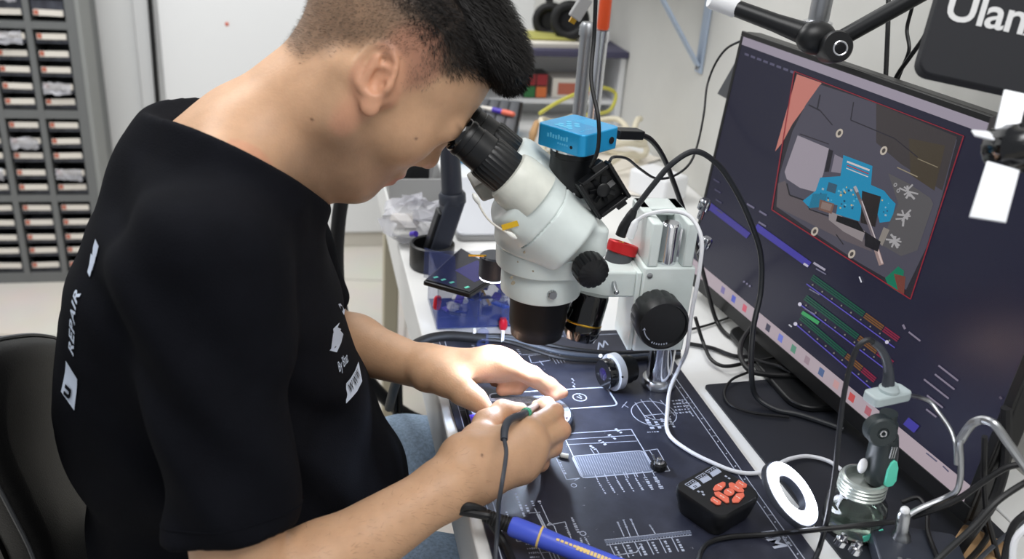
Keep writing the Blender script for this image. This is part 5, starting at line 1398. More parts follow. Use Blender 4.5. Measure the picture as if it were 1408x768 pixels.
# keypad with orange buttons
KZ = MZ+.030
c4 = [P(931, 668, z=KZ), P(978, 637, z=KZ), P(1044, 674, z=KZ), P(994, 716, z=KZ)]
kc = sum(c4, Vector())/4; ku = ((c4[3]-c4[0])+(c4[2]-c4[1])).normalized(); kv = Vector((-ku.y, ku.x, 0))
kw_ = ((c4[3]-c4[0]).length+(c4[2]-c4[1]).length)/2; kh_ = ((c4[1]-c4[0]).length+(c4[2]-c4[3]).length)/2
kp = thing('control_keypad', (kc.x, kc.y, MZ), 'black wedge keypad with orange buttons standing on the printed mat', 'keypad')
def ksec(z, s): return [tuple(Vector((kc.x, kc.y, z))+ku*a+kv*c) for a, c in rrect(kw_*s, kh_*s, .011*s, 5)]
b = B(); loft(b, [ksec(MZ+.0005, .86), ksec(MZ+.006, .92), ksec(MZ+.022, 1.03), ksec(KZ-.002, 1.035), ksec(KZ, 1.0)]); obj('keypad_body', b, 'black_plastic', kp, angle=50)
def KP(x, y, dz=0): v = P(920+x/6.98, 630+y/6.98, z=KZ); return (v.x, v.y)
for poly in ([(418, 300), (440, 265), (510, 232), (540, 240), (540, 270), (500, 312), (430, 318)], [(570, 245), (600, 238), (690, 280), (720, 315), (712, 332), (660, 328), (575, 285)], [(638, 238), (665, 213), (747, 258), (742, 285), (705, 290), (640, 255)],
             [(575+52*math.cos(a*.524), 330+36*math.sin(a*.524)) for a in range(12)], [(430, 332), (478, 326), (572, 385), (576, 430), (545, 434), (440, 360)], [(607, 430), (600, 400), (645, 345), (715, 338), (722, 370), (665, 430)], [(394, 398), (420, 373), (502, 423), (492, 450), (455, 452), (400, 415)]):
    q = [KP(*p) for p in poly]; cx_, cy_ = sum(a for a, c in q)/len(q), sum(c for a, c in q)/len(q)
    btn = obj('button', B().prism(q, (0, 0, KZ), (1, 0, 0), (0, 1, 0), (0, 0, .0018)), 'orange_plastic', kp, bevel=.0006)
    b = B()
    for k in range(2): b.box((cx_+ku.x*(k-.5)*.003, cy_+ku.y*(k-.5)*.003, KZ+.0019), (.0022, .0008, .0003), frame(ku, kv))
    obj('button_mark', b, 'paper', btn)
for poly in ([(190, 275), (275, 225), (308, 262), (232, 303)], [(292, 205), (372, 165), (410, 198), (330, 240)], [(392, 145), (470, 98), (504, 130), (420, 178)]):
    lb = obj('icon_label', B().prism([KP(*p) for p in poly], (0, 0, KZ), (1, 0, 0), (0, 1, 0), (0, 0, .0004)), 'printed_white', kp)
b = B()
for poly in ([(152, 250), (228, 203), (262, 222), (192, 272)], [(252, 185), (330, 140), (365, 160), (290, 202)], [(345, 130), (425, 80), (462, 95), (390, 142)]):
    for i in range(4):
        p, q = Vector(KP(*poly[i])), Vector(KP(*poly[(i+1) % 4])); d = (q-p).normalized(); n = Vector((-d.y, d.x))*.0004
        b.quad(*[(v.x, v.y, KZ+.0003) for v in (p+n, q+n, q-n, p-n)])
    c = [sum(p[i] for p in poly)/4 for i in (0, 1)]
    for t in (-.3, 0, .3):
        p = Vector(KP(c[0]+t*70, c[1]-t*45)); b.box((p.x, p.y, KZ+.0003), (.0014, .0016, .0003), frame(ku, kv))
for x, y in ((282, 318), (318, 322), (330, 348), (545, 172), (575, 192)): p = Vector(KP(x, y)); b.box((p.x, p.y, KZ+.0003), (.0025, .0022, .0003), frame(ku, kv))
o_ = Vector((*KP(242, 272), KZ+.0005)); ring_ = B()
for x, y in ((236, 272), (250, 264), (262, 270), (250, 280)): p = Vector(KP(x, y)); b.mat(1).box((p.x, p.y, KZ+.0006), (.0012, .0012, .0003), frame(ku, kv))
obj('icon_print', b, ['printed_white', 'charcoal'], kp, smooth=False)
# loose bits on the mat
m0 = P(905, 643, z=MZ); nb = thing('knurled_knob', (m0.x, m0.y, MZ), 'small black knob with a metal stud standing on the mat beside the keypad', 'knob')
obj('knob_base', B().lathe([(.0085, .0005), (.0092, .001), (.0092, .006), (.0085, .007), (.0001, .007)], m0, (0, 0, 1), 36, 18, .05), 'black_plastic', nb)
obj('stud', B().lathe([(.0058, .007), (.0058, .0085), (.0030, .009), (.0030, .013), (.0015, .0135)], m0, (0, 0, 1), 20), 'steel', nb)
obj('stud_pin', B().cyl(m0+Vector((-.004, .003, .009)), m0+Vector((-.006, .006, .014)), .0013, seg=10), 'steel', nb)
a, c = P(766, 624, z=MZ+.0028), P(781, 627, z=MZ+.0030)
fs_ = thing('ferrule', (a+c)/2-Vector((0, 0, .003)), 'tiny pale metal ferrule lying on the mat by the right hand', 'ferrule')
d = c-a; obj('ferrule_body', B().lathe([(.0020, d.length*.30), (.0028, d.length*.36), (.0028, d.length), (.002, d.length*1.04)], a, d, 18), 'cotton', fs_); obj('ferrule_tip', B().lathe([(.0006, 0), (.0014, d.length*.2), (.0018, d.length*.32)], a, d, 14), 'steel', fs_)
# camera lens lying beside the pillar
l0, l1 = P(829, 514, z=MZ+.0242), P(892, 510, z=MZ+.0242); d = (l1-l0).normalized(); L = (l1-l0).length
ln = thing('camera_lens', (l0+l1)/2-Vector((0, 0, .02)), 'dark lens with a silver ring lying on the mat against the pillar', 'lens')
d = (d+Vector((0, .25, 0))).normalized()
obj('front_barrel', B().lathe([(.0150, .0), (.0180, 0), (.0190, .003), (.0190, .014)], l0, d, 36), 'black_gloss', ln); obj('front_glass', B().lathe([(.0001, -.001), (.008, .0), (.0135, .003)], l0, d, 30), 'lens_glass', ln)
rgs = obj('silver_ring', B().lathe([(.0190, .012), (.0238, .0125), (.0238, .0215), (.0225, .0225)], l0, d, 44), 'silver', ln); obj('set_screw', B().cyl(l0+d*.0165+Vector((.003, -.0225, .006)), l0+d*.0165+Vector((.003, -.0238, .006)), .0013, seg=10), 'black_rubber', rgs)
obj('rear_barrel', B().lathe([(.0185, .022), (.0185, .036), (.0165, .037), (.0165, .0435)], l0, d, 36), 'black_plastic', ln)
for x, z in ((826, 489), (838, 490)): obj('thumb_tip', B().sphere(P(x, z, y=l0.y+.010), .0026, 10, 8), 'cotton', ln)
# ------------------------------------------------------------------ cable bundle crossing the far edge of the mat
bp_ = [(556, 497, .752), (566, 478, .768), (585, 467, .775), (612, 462, .775), (640, 463, .774), (668, 466, .773)]
cb = thing('cable_bundle', P(680, 466, z=DZ), 'bundle of black cables tied with clear ties across the far mat edge', 'cables')
pre = [P(535, 560, z=.62), P(543, 530, z=.69)]
obj('sleeve', B().tube(pre+[P(x, y, z=z+.004) for x, y, z in bp_], .0068, 12), 'black_rubber', cb)
for k, (dy, m_) in enumerate(((-4, 'cable_black'), (0, 'cable_grey'), (4, 'cable_black'))):
    obj('wire', B().tube([P(655, 463+dy*.6, z=.776), P(700, 466+dy, z=.774), P(735, 475+dy*1.5, z=.770), P(770, 484+dy*1.8, z=.766), P(815, 489+dy*1.6, z=.762), P(858, 490+dy*1.2, z=.760), P(890, 488+dy, z=.758), P(935, 486+dy, z=.757)], .0030, 8), m_, cb)
obj('clear_tie', B().tube([P(664, 457, z=.777), P(664, 473, z=.772)], .0085, 10, 0), 'acrylic', cb)
for x, y in ((652, 459), (691, 462)): obj('white_tie', B().box(P(x, y, z=.782), (.0035, .004, .016)), 'white_plastic', cb)
# ------------------------------------------------------------------ clear organiser box with parts, phone panel lying on it
bx0, bx1, by0, by1, bz1 = .172, .292, 1.118, 1.215, .828
ob = thing('organizer_box', ((bx0+bx1)/2, (by0+by1)/2, DZ), 'clear bluish organizer box full of small parts on the desk', 'box')
b = B()
for a, c in (((bx0, by0, DZ+.001), (bx1, by0+.002, bz1)), ((bx0, by1-.002, DZ+.001), (bx1, by1, bz1)), ((bx0, by0+.0022, DZ+.001), (bx0+.002, by1-.0022, bz1)), ((bx1-.002, by0+.0022, DZ+.001), (bx1, by1-.0022, bz1))): b.box2(a, c)
obj('clear_walls', b, 'acrylic', ob)
obj('box_floor', B().box2((bx0+.0022, by0+.0022, DZ+.001), (bx1-.0022, by1-.0022, DZ+.003)), 'blue_dark_plastic', ob)
obj('divider', B().box2((.231, by0+.003, DZ+.0035), (.2325, by1-.003, bz1-.012)), 'blue_dark_plastic', ob)
b = B()
for z in (.770, .797, .826): b.box2((bx0+.001, by0-.0012, z), (bx1-.001, by0-.0002, z+.0012))
obj('front_ribs', b, 'acrylic', ob)
g_ = random.Random(21)
kinds = [('parts_bag', 'bag_plastic'), ('parts_bag', 'cotton'), ('phone_part', 'blue_bright'), ('phone_part', 'purple'), ('phone_part', 'charcoal'), ('phone_part', 'blue_dark_plastic')]
for k in range(30):
    n_, m_ = kinds[k % 6]; x = g_.uniform(bx0+.018, bx1-.020); y = g_.uniform(by0+.014, by1-.03); z = DZ+.008+.0021*k+.002
    rt = Matrix.Rotation(g_.uniform(0, 3), 3, 'Z') @ Matrix.Rotation(g_.uniform(-.5, .5), 3, 'X')
    if n_ == 'parts_bag':
        b = B(); b.sphere((x, y, z), .011, 9, 6, (1.2, .8, .35), rt)
        for v in range(len(b.v)): b.v[v] = b.v[v]+Vector((g_.uniform(-.0022, .0022), g_.uniform(-.0022, .0022), g_.uniform(-.0022, .0022)))
        obj(n_, b, m_, ob, smooth=False)
    else: obj(n_, B().box((x, y, z), (g_.uniform(.012, .026), g_.uniform(.01, .018), .003), rt), m_, ob, bevel=.0008)
obj('yellow_strip', B().box(P(668, 408, y=1.16), (.004, .003, .03), Matrix.Rotation(-.5, 3, 'Y')), 'yellow_tape', ob)
def dropper(px0, py0, px1, py1, yy, nm, lab, m_):
    a, c = P(px0, py0, y=yy), P(px1, py1, y=yy); t = thing(nm, c, lab, 'tool')
    d = a-c; obj('bulb', B().lathe([(.0045, 0), (.0062, .004), (.0062, .012), (.0040, .017)], c, d, 20), m_, t); obj('stem', B().lathe([(.0026, .017), (.0026, d.length), (.0015, d.length+.001)], c, d, 14), 'acrylic', t)
    obj('tip', B().lathe([(.0018, -.010), (.0022, 0)], c, d, 12), 'paper', t)
dropper(691, 392, 692, 452, 1.1085, 'red_dropper', 'clear tool with a red bulb end leaning on the organizer front', 'red_plastic')
obj('red_cap', B().lathe([(.0045, 0), (.0055, .003), (.0055, .016), (.0035, .019)], P(600, 424, y=1.128), (0.1, 0, 1), 18), 'red_plastic', ob)
# dark phone panel with purple glow lying across the box, clear sheet standing behind
q = [P(582, 386, z=.836), P(646, 404, z=.836), P(692, 375, z=.836), P(634, 340, z=.836)]
pp = thing('phone_panel', sum(q, Vector())/4-Vector((0, 0, .004)), 'dark glossy phone screen panel lying on top of the organizer box', 'phone')
obj('panel_frame', B().prism([(v.x, v.y) for v in q], (0, 0, .8295), (1, 0, 0), (0, 1, 0), (0, 0, .0065)), 'black_plastic', pp, bevel=.0015)
ce = sum(q, Vector())/4; qi = [ce+(v-ce)*.93 for v in q]
gl = obj('panel_glass', B().prism([(v.x, v.y) for v in qi], (0, 0, .8361), (1, 0, 0), (0, 1, 0), (0, 0, .0008)), 'phone_glass', pp)
b = B()
def bil(s, t): return qi[0]*(1-s)*(1-t)+qi[1]*s*(1-t)+qi[2]*s*t+qi[3]*(1-s)*t
for s in (.12, .3, .5, .85): p = bil(s, .12); b.box((p.x, p.y, .8371), (.007, .004, .0003), Matrix.Rotation(.5, 3, 'Z'))
obj('screen_icons', b, 'mint_plastic', gl)
b = B().quad(*[Vector((v.x, v.y, .8370)) for v in (bil(.30, .45), bil(.85, .35), bil(.98, .95), bil(.45, .95))]); obj('screen_glow', b, 'phone_glow', gl)
a, c = P(583, 384, z=.837), P(629, 398, z=.837)
up = Vector((0, .012, .040)); 
tag(obj('clear_sheet', B().prism([(0, 0), ((c-a).length, 0), ((c-a).length*.95, .040), ((c-a).length*.04, .040)], a+Vector((0, .004, .0012)), (c-a).normalized(), up.normalized(), Vector((0, .0015, 0))), 'acrylic'), 'clear plastic sheet standing on the dark phone panel', 'plastic sheet')
# ------------------------------------------------------------------ jointed dark stand with cup foot
f0 = P(592, 372, z=DZ); f0 = f0+Vector((.004, -.012, 0)); st = thing('jointed_stand', (f0.x, f0.y+.02, DZ), 'dark jointed stand with a round cup foot behind the organizer', 'stand')
b = B().lathe([(.034, .001), (.036, .004), (.036, .040), (.033, .042), (.030, .040), (.028, .012), (.0001, .012)], (f0.x, f0.y+.03, DZ), (0, 0, 1), 40); obj('cup_foot', b, 'black_plastic', st)
yy = f0.y+.03
j0, j1, j2, j3 = Vector((f0.x, yy, DZ+.025)), P(612, 335, y=yy), P(622, 272, y=yy), P(617, 180, y=yy)
d = (j2-P(598, 345, y=yy))
b = B().box((P(605, 340, y=yy)+j2)/2, (.030, .040, d.length*1.0), frame(d.cross(Vector((0, 1, 0))), (0, 1, 0))); obj('lower_arm', b, 'charcoal', st, bevel=.004)
b = B().box((P(592, 345, y=yy)+P(600, 290, y=yy))/2, (.010, .030, .075), frame(d.cross(Vector((0, 1, 0))), (0, 1, 0))); obj('arm_strap', b, 'black_plastic', st, bevel=.003)
obj('joint_collar', B().lathe([(.018, -.010), (.0215, -.007), (.0215, .006), (.019, .010)], j2, (j3-j2), 32), 'charcoal', st)
obj('upper_post', B().lathe([(.0165, .008), (.0150, (j3-j2).length*1.1)], j2, (j3-j2), 28), 'charcoal', st)
# plastic bag, grey bin and other clutter beyond it
g_ = random.Random(31)
def blob(name, c, r, sc, m, jit, label, cat, parent=None, seg=18, rings=11):
    b = B(); b.sphere(c, r, seg, rings, sc); lo = c[2]-r*sc[2]
    for i in range(len(b.v)):
        v = b.v[i]; b.v[i] = Vector((v.x+g_.uniform(-jit, jit), v.y+g_.uniform(-jit, jit), max(DZ+.001, v.z+g_.uniform(-jit, jit))))
    o = obj(name, b, m, parent, smooth=False); return o if parent else tag(o, label, cat)
c = P(572, 304, z=.785); pb_ = thing('plastic_pouch', (c.x, c.y, DZ), 'crumpled clear plastic bag of small parts near the desk edge', 'bag')
blob('film', Vector((c.x, c.y, .787)), .058, (1, .9, .62), 'film', .010, '', '', pb_)
for k in range(4): obj('packet', B().box((c.x+g_.uniform(-.02, .02), c.y+g_.uniform(-.02, .02), .772+.009*k), (.05, .035, .006), Matrix.Rotation(g_.uniform(0, 3), 3, 'Z')), ['cotton', 'paper', 'purple', 'bag_plastic'][k] if k != 2 else 'paper', pb_, bevel=.001)
obj('purple_cap', B().lathe([(.005, 0), (.005, .012)], P(566, 322, z=.79), (.4, -.6, .3), 14), 'purple', pb_)
c = P(543, 278, z=DZ); bn = thing('grey_bin', (c.x+.03, c.y+.03, DZ), 'small grey tray holding a black gadget at the desk edge beyond the bag', 'bin')
fb_ = [(c.x-.010, c.y-.02), (c.x+.085, c.y-.02), (c.x+.085, c.y+.10), (c.x-.010, c.y+.10)]
b = B(); loft(b, [[(x, y, DZ+.001) for x, y in fb_], [(x+(x-c.x-.037)*.12, y+(y-c.y-.04)*.12, DZ+.055) for x, y in fb_], [(x+(x-c.x-.037)*.06, y+(y-c.y-.04)*.06, DZ+.055) for x, y in fb_], [(x-(x-c.x-.037)*.06, y-(y-c.y-.04)*.06, DZ+.006) for x, y in fb_]]); obj('tray', b, 'bin_grey', bn, angle=20)
tag(obj('black_gadget', B().box((c.x+.037, c.y+.035, DZ+.043), (.05, .05, .072), Matrix.Rotation(.4, 3, 'Z')), 'black_plastic', bevel=.006), 'small black gadget standing in the grey tray', 'gadget')
q = [P(640, 335, z=DZ+.004), P(690, 335, z=DZ+.004), P(690, 238, z=DZ+.004), P(632, 245, z=DZ+.004)]
b = B()
lp = thing('white_laptop', P(662, 290, z=DZ), 'closed pale grey laptop lying behind the microscope', 'laptop')
lx, ly = P(660, 300, z=DZ).x+.0, P(660, 290, z=DZ).y
obj('laptop_body', B().prism(rrect(.22, .30, .012), (lx+.05, ly, DZ+.0005), (1, 0, 0), (0, 1, 0), (0, 0, .010)), 'bin_grey', lp, bevel=.002); obj('laptop_lid', B().prism(rrect(.22, .30, .012), (lx+.05, ly, DZ+.0108), (1, 0, 0), (0, 1, 0), (0, 0, .006)), 'laptop_lid', lp, bevel=.002)
# white papers, pale cable coil and cardboard behind the camera
b = B()
for k, (x, y, rz) in enumerate(((.60, 1.98, .2), (.63, 1.80, -.4), (.66, 1.95, .6))): b.prism([(-.09, -.12), (.09, -.12), (.09, .12), (-.09, .12)], (x, y, DZ+.001+.002*k), (math.cos(rz), math.sin(rz), 0), (-math.sin(rz), math.cos(rz), 0), (0, 0, .0015))
tag(obj('loose_papers', b, 'paper'), 'loose white sheets spread on the desk beside the keyboard', 'paper')
a = P(724, 225, z=DZ+.006); tag(obj('wooden_brush_handle', B().tube([P(724, 225, y=a.y), P(729, 203, y=a.y), P(733, 184, y=a.y), P(738, 168, y=a.y+.02)], [.004, .006, .014, .010], 12, flat=.6), 'cardboard'), 'brown wooden brush handle propped behind the blue camera', 'brush')
g_ = random.Random(17)
coil = []
for k in range(90):
    an = k*.21; rr_ = .085+.012*math.sin(k*.7); coil.append(Vector((.62+rr_*math.cos(an)*1.25, 1.86+rr_*math.sin(an), DZ+.012+.0011*k+.006*math.sin(k*1.3))))
cable('cable_coil', coil, .0065, 'cable_pale', 'coil of pale beige cable heaped on the desk behind the chrome posts', 'cable', n=3)
coil = [Vector((.585+.09*math.cos(k*.25)*1.2, 1.80+.075*math.sin(k*.25), DZ+.118+.0010*k)) for k in range(50)]
cable('yellow_cable', [P(742, 156, y=1.74), P(768, 140, y=1.78), P(795, 128, y=1.80), P(825, 120, y=1.84), P(846, 128, y=1.86), P(840, 150, y=1.82), P(805, 158, y=1.74)], .004, 'yellow_cable', 'thin yellow green cable draped over the pale cable coil', 'cable')
tag(obj('white_adapter', B().box((.700, 1.66, DZ+.028), (.07, .10, .052), Matrix.Rotation(.5, 3, 'Z')), 'white_plastic', bevel=.006), 'white power adapter block on the desk behind the blue camera', 'adapter')
# chrome posts with an orange handled tool
p0, p1 = P(797, 152, y=1.42), P(817, 150, y=1.46)
cp = thing('chrome_posts', ((p0.x+p1.x)/2, 1.44, DZ), 'pair of tall chrome posts on a plate behind the microscope camera', 'stand')
obj('base_plate', B().prism(rrect(.085, .10, .01), ((p0.x+p1.x)/2, 1.44, DZ+.0005), (1, 0, 0), (0, 1, 0), (0, 0, .010)), 'charcoal', cp, bevel=.002)
z0, z1 = P(806, 40, y=1.42).z, P(822, 40, y=1.46).z
obj('post', B().lathe([(.0115, 0), (.0115, z0-DZ-.020), (.0135, z0-DZ-.020), (.0135, z0-DZ-.006), (.010, z0-DZ)], (p0.x, 1.42, DZ+.0107), (0, 0, 1), 28, ), 'brushed', cp)
obj('post', B().lathe([(.0105, 0), (.0105, z1-DZ-.03), (.012, z1-DZ-.03), (.012, z1-DZ-.012)], (p1.x, 1.46, DZ+.0107), (0, 0, 1), 28), 'chrome', cp)
obj('orange_handle', B().lathe([(.009, 0), (.0105, .004), (.0100, .07), (.0115, .12), (.009, .16)], (p1.x, 1.46, z1), (0, 0, 1), 24), 'orange_tool', cp)
# ------------------------------------------------------------------ ring lamp
rc = P(1090, 677, z=.792); fwd = Vector((.24, .97, 0)); rgt = Vector((.97, -.24, 0))
rn = (rgt*.55-fwd*.22+Vector((0, 0, .80))).normalized()
rl = thing('ring_lamp', (rc.x, rc.y, DZ), 'small lit white ring lamp tilted on the black pad beside the keypad', 'lamp')
b = B().lathe([(.0195, -.001), (.0360, -.001), (.0372, -.003), (.0372, -.007), (.034, -.009), (.0195, -.009)], rc, rn, 56, loop=True); obj('lamp_housing', b, 'charcoal', rl, angle=50)
b = B().lathe([(.0208, -.0005), (.0208, .0012), (.0215, .0018), (.0335, .0018), (.0345, .0012), (.0345, -.0005)], rc, rn, 64, loop=True); obj('lit_ring', b, 'ring_light', rl, angle=50)
lo_ = rc-rn*.008+rn.cross(Vector((0, 1, 0))).normalized()*-.028; obj('lamp_foot', B().tube([lo_, lo_+Vector((-.006, 0, -.012)), Vector((lo_.x-.010, lo_.y, DZ+.005)), Vector((lo_.x+.005, lo_.y, DZ+.0045))], .004, 10), 'charcoal', rl)
# ------------------------------------------------------------------ cables
def PC(L): return [P(q[0], q[1], **{q[2]: q[3]}) for q in L]
uc = thing('white_usb_cable', P(1000, 645, z=MZ), 'long white usb cable looping from microscope across the mat to the lamp', 'cable')
w0, w1 = P(866, 326, y=.945), P(873, 307, y=.945)
obj('plug', B().tube([w0, w0*.4+w1*.6, w1, P(877, 302, y=.944)], [.0050, .0050, .0042, .0026], 12), 'white_plastic', uc)
obj('cord', B().tube(PC([(876, 303, 'y', .944), (887, 296, 'y', .94), (920, 290, 'y', .92), (948, 297, 'y', .90), (964, 325, 'y', .88), (962, 370, 'y', .87), (951, 430, 'y', .87), (945, 478, 'y', .875), (934, 505, 'z', .785), (922, 532, 'z', .762), (918, 560, 'z', MZ+.0030), (920, 597, 'z', MZ+.0030), (945, 618, 'z', MZ+.0030), (980, 636, 'z', MZ+.0030), (1012, 648, 'z', MZ+.0030), (1040, 650, 'z', MZ+.0033), (1065, 640, 'z', .760), (1088, 630, 'z', .758), (1112, 627, 'z', .7565), (1140, 634, 'z', .7565), (1172, 658, 'z', .7565)]), .0024, 10), 'cable_white', uc)
bc = thing('thick_black_cable', P(1045, 560, z=DZ), 'thick black cable arching from the red ringed barrel over the monitor edge', 'cable')
obj('plug', B().tube(PC([(853, 324, 'y', .955), (858, 312, 'y', .955), (868, 296, 'y', .955), (872, 288, 'y', .955)]), [.0065, .0065, .0060, .0042], 12), 'black_plastic', bc)
obj('cord', B().tube(PC([(871, 290, 'y', .955), (895, 258, 'y', .955), (925, 224, 'y', .955), (955, 208, 'y', .955), (985, 224, 'y', .955), (1012, 262, 'y', .955), (1034, 310, 'y', .95), (1046, 350, 'y', .945), (1046, 400, 'y', .93), (1036, 450, 'y', .91), (1033, 510, 'z', .80), (1040, 545, 'z', .765), (1065, 562, 'z', .7565), (1100, 570, 'z', .7565), (1160, 590, 'z', .7565)]), .0035, 10), 'cable_grey2', bc)
cc_ = thing('camera_cable', P(948, 330, y=1.05), 'black cable plugged into the blue microscope camera going down behind the rack', 'cable')
k0, k1 = P(846, 183, y=.915), P(880, 184, y=.93); dk2 = (k1-k0)
obj('plug', B().box((k0+k1)/2, (dk2.length, .015, .010), frame(dk2, (0, 1, 0))), 'black_plastic', cc_, bevel=.001)
obj('cord', B().tube(PC([(878, 184, 'y', .93), (892, 190, 'y', .94), (910, 212, 'y', .97), (926, 250, 'y', 1.0), (942, 295, 'y', 1.03), (955, 330, 'y', 1.06), (968, 380, 'y', 1.10), (985, 440, 'z', .757), (1000, 460, 'z', .7545), (1030, 475, 'z', .7545)]), .0032, 10), 'cable_black', cc_)
cable('thin_wall_cable', PC([(1019, 56, 'y', 1.225), (1000, 66, 'y', 1.24), (985, 85, 'y', 1.25), (973, 115, 'y', 1.25), (968, 155, 'y', 1.22), (960, 195, 'y', 1.18), (948, 225, 'y', 1.12), (928, 241, 'y', 1.08), (902, 245, 'y', 1.03), (880, 232, 'y', .99), (862, 218, 'y', .95), (843, 216, 'y', .90), (838, 222, 'y', .866)]), .0017, 'cable_black', 'thin black cable from the monitor corner drooping to the small fan', 'cable')
GRP = 'black cables on the desk behind the pillar'
for k, (L, r_, lab) in enumerate((
    ([(948, 453, 'z', .755), (975, 446, 'z', .7535), (1016, 432, 'z', .7535), (1040, 428, 'z', .7535)], .0018, 'thin black cable running straight from the rear focus knob under the monitor'),
    ([(946, 472, 'z', .7545), (978, 478, 'z', .7545), (1015, 490, 'z', .7545), (1066, 482, 'z', .7545), (1090, 470, 'z', .7545)], .0030, 'black cable crossing the white desk just behind the pillar'),
    ([(956, 436, 'z', .80), (966, 468, 'z', .765), (980, 496, 'z', .7605), (995, 503, 'z', .7605), (1030, 498, 'z', .7605), (1072, 491, 'z', .7605), (1100, 486, 'z', .7605)], .0026, 'black cable hanging from the rear knob and bending along the desk'),
    ([(1034, 448, 'z', .785), (1020, 470, 'z', .775), (1019, 492, 'z', .768), (1033, 510, 'z', .7655), (1062, 515, 'z', .7640), (1096, 516, 'z', .7640)], .0036, 'thick black cable looping beside the monitor foot to a plug'),
    ([(1030, 511, 'z', .7605), (1006, 522, 'z', .7585), (996, 540, 'z', .7560), (1004, 556, 'z', .7560), (1030, 566, 'z', .7560), (1085, 573, 'z', .7560)], .0017, 'thin black cable making a wide loop on the black pad'),
    ([(1028, 490, 'z', .7660), (1050, 498, 'z', .7660), (1070, 503, 'z', .7670), (1088, 512, 'z', .7670)], .0022, 'short black cable slanting toward the lower monitor corner'))):
    cable('desk_cable', PC(L), r_, 'cable_black', lab, 'cable', GRP)
# black hose hanging behind the man's chest and running under the desk
hz = thing('black_hose', P(520, 545, y=1.36), 'thick black hose hanging behind the chin and curving under the desk edge', 'hose')
obj('hose', B().tube(PC([(482, 200, 'y', 1.36), (474, 250, 'y', 1.36), (466, 300, 'y', 1.36), (463, 350, 'y', 1.36), (466, 405, 'y', 1.36), (476, 455, 'y', 1.36), (498, 510, 'y', 1.36), (530, 548, 'y', 1.36), (560, 570, 'y', 1.36), (592, 584, 'y', 1.36)]), .0115, 14), 'black_rubber', hz)
obj('hose_clamp', B().box(P(545, 588, y=1.36), (.024, .03, .016)), 'black_plastic', hz, bevel=.003)
obj('hose_rod', B().cyl(P(541, 505, y=1.35), P(544, 590, y=1.35), .005, seg=10), 'black_plastic', hz); obj('hose_rod', B().cyl(P(549, 505, y=1.35), P(551, 590, y=1.35), .005, seg=10), 'black_plastic', hz)
# ------------------------------------------------------------------ glass bottle, vertical iron in a wire stand
jb = P(1186, 738, z=DZ); jb = Vector((jb.x-.006, jb.y+.014, DZ)); gb = thing('glass_bottle', jb, 'clear glass bottle with a ribbed metal cap below the upright iron', 'bottle')
b = B().lathe([(.0001, .004), (.026, .004), (.0315, .0035)][:0]+[(.0001, .0012), (.026, .0012), (.030, .004), (.0305, .012), (.0305, .030), (.029, .037), (.0215, .044), (.0205, .048), (.0185, .048), (.0195, .043), (.0275, .036), (.0290, .030), (.0290, .012), (.028, .006), (.0001, .004)], jb, (0, 0, 1), 48); obj('glass', b, 'glass', gb, angle=60)
b = B().lathe([(.0001, .0045), (.027, .0065), (.0282, .012), (.0282, .022), (.0001, .0222)], jb, (0, 0, 1), 40); obj('liquid', b, 'liquid', gb)
pr_ = [(.0205, .048)]
for k in range(4): pr_ += [(.0235, .049+k*.004), (.0238, .0505+k*.004), (.0222, .052+k*.004)]
pr_ += [(.0218, .0655), (.0195, .0665), (.0180, .0655), (.0165, .058), (.0001, .057)]
obj('ribbed_cap', B().lathe(pr_, jb, (0, 0, 1), 44), 'steel_clear', gb)
obj('paper_tag', B().box(jb+Vector((.004, -.0300, .016)), (.022, .0012, .007), Matrix.Rotation(-.35, 3, 'Y')), 'mint_plastic', gb)
it = thing('upright_iron', P(1208, 668, y=.70), 'dark soldering handle with mint green switch standing upright in a wire stand', 'soldering iron')
Y_ = jb.y-.002
h0, h1 = P(1207, 662, y=Y_), P(1224, 556, y=Y_); dh = h1-h0; Lh = dh.length
b = B().lathe([(.0100, 0), (.0140, .004), (.0150, Lh*.35), (.0138, Lh*.52), (.0125, Lh*.62)], h0, dh, 32); obj('handle', b, 'iron_dark', it)
kn = P(1211, 592, y=Y_-.012); obj('wheel', B().lathe([(.013, -.010), (.0148, -.008), (.0148, .004), (.0130, .006), (.006, .006), (.005, .0045), (.0001, .0045)], kn, (-.2, -1, .15), 36), 'iron_dark', it)
obj('wheel_screw', B().torus(kn+Vector((-.2, -1, .15)).normalized()*.0062, (-.2, -1, .15), .0028, .0009, 20, 8), 'chrome', it)
b = B(); prf = [(-.0062, -.014), (-.003, -.0165), (.003, -.016), (.0065, -.010), (.0062, .006), (.0040, .013), (.0005, .0155), (-.003, .013), (-.0055, .004)]
gcn = P(1227, 651, y=Y_-.0165); b.prism(prf, gcn, (1, 0, .05), dh.normalized(), (0, .004, 0)); obj('mint_switch', b, 'mint_plastic', it, bevel=.001)
for k in range(3): obj('slot', B().box(P(1229+k*3-4, 622, y=Y_-.0150), (.0012, .001, .013), frame((1, 0, 0), (0, 1, 0))), 'steel', it)
obj('white_lever', B().sphere(P(1186, 640, y=Y_+.0), .008, 14, 10, (.6, .5, 1.1)), 'white_plastic', it)
b = B().lathe([(.0105, 0), (.0105, .004), (.0090, .005), (.0090, .009), (.0105, .010), (.0105, .014), (.0085, .015), (.0085, .026)], h0+dh*.62, dh, 28); obj('neck', b, 'iron_dark', it)
pl0 = P(1220, 543, y=Y_)
hp_ = obj('holder_plate', B().prism(rrect(.046, .020, .005), pl0-Vector((0, 0, .005)), (.98, .2, 0), (-.2, .98, 0), (0, 0, .010)), 'plate_grey', it, bevel=.0015)
obj('plate_collar', B().lathe([(.0095, 0), (.0095, .003), (.0080, .005), (.0070, .008)], pl0+Vector((0, 0, .005)), (0, 0, 1), 28), 'plate_grey', it)
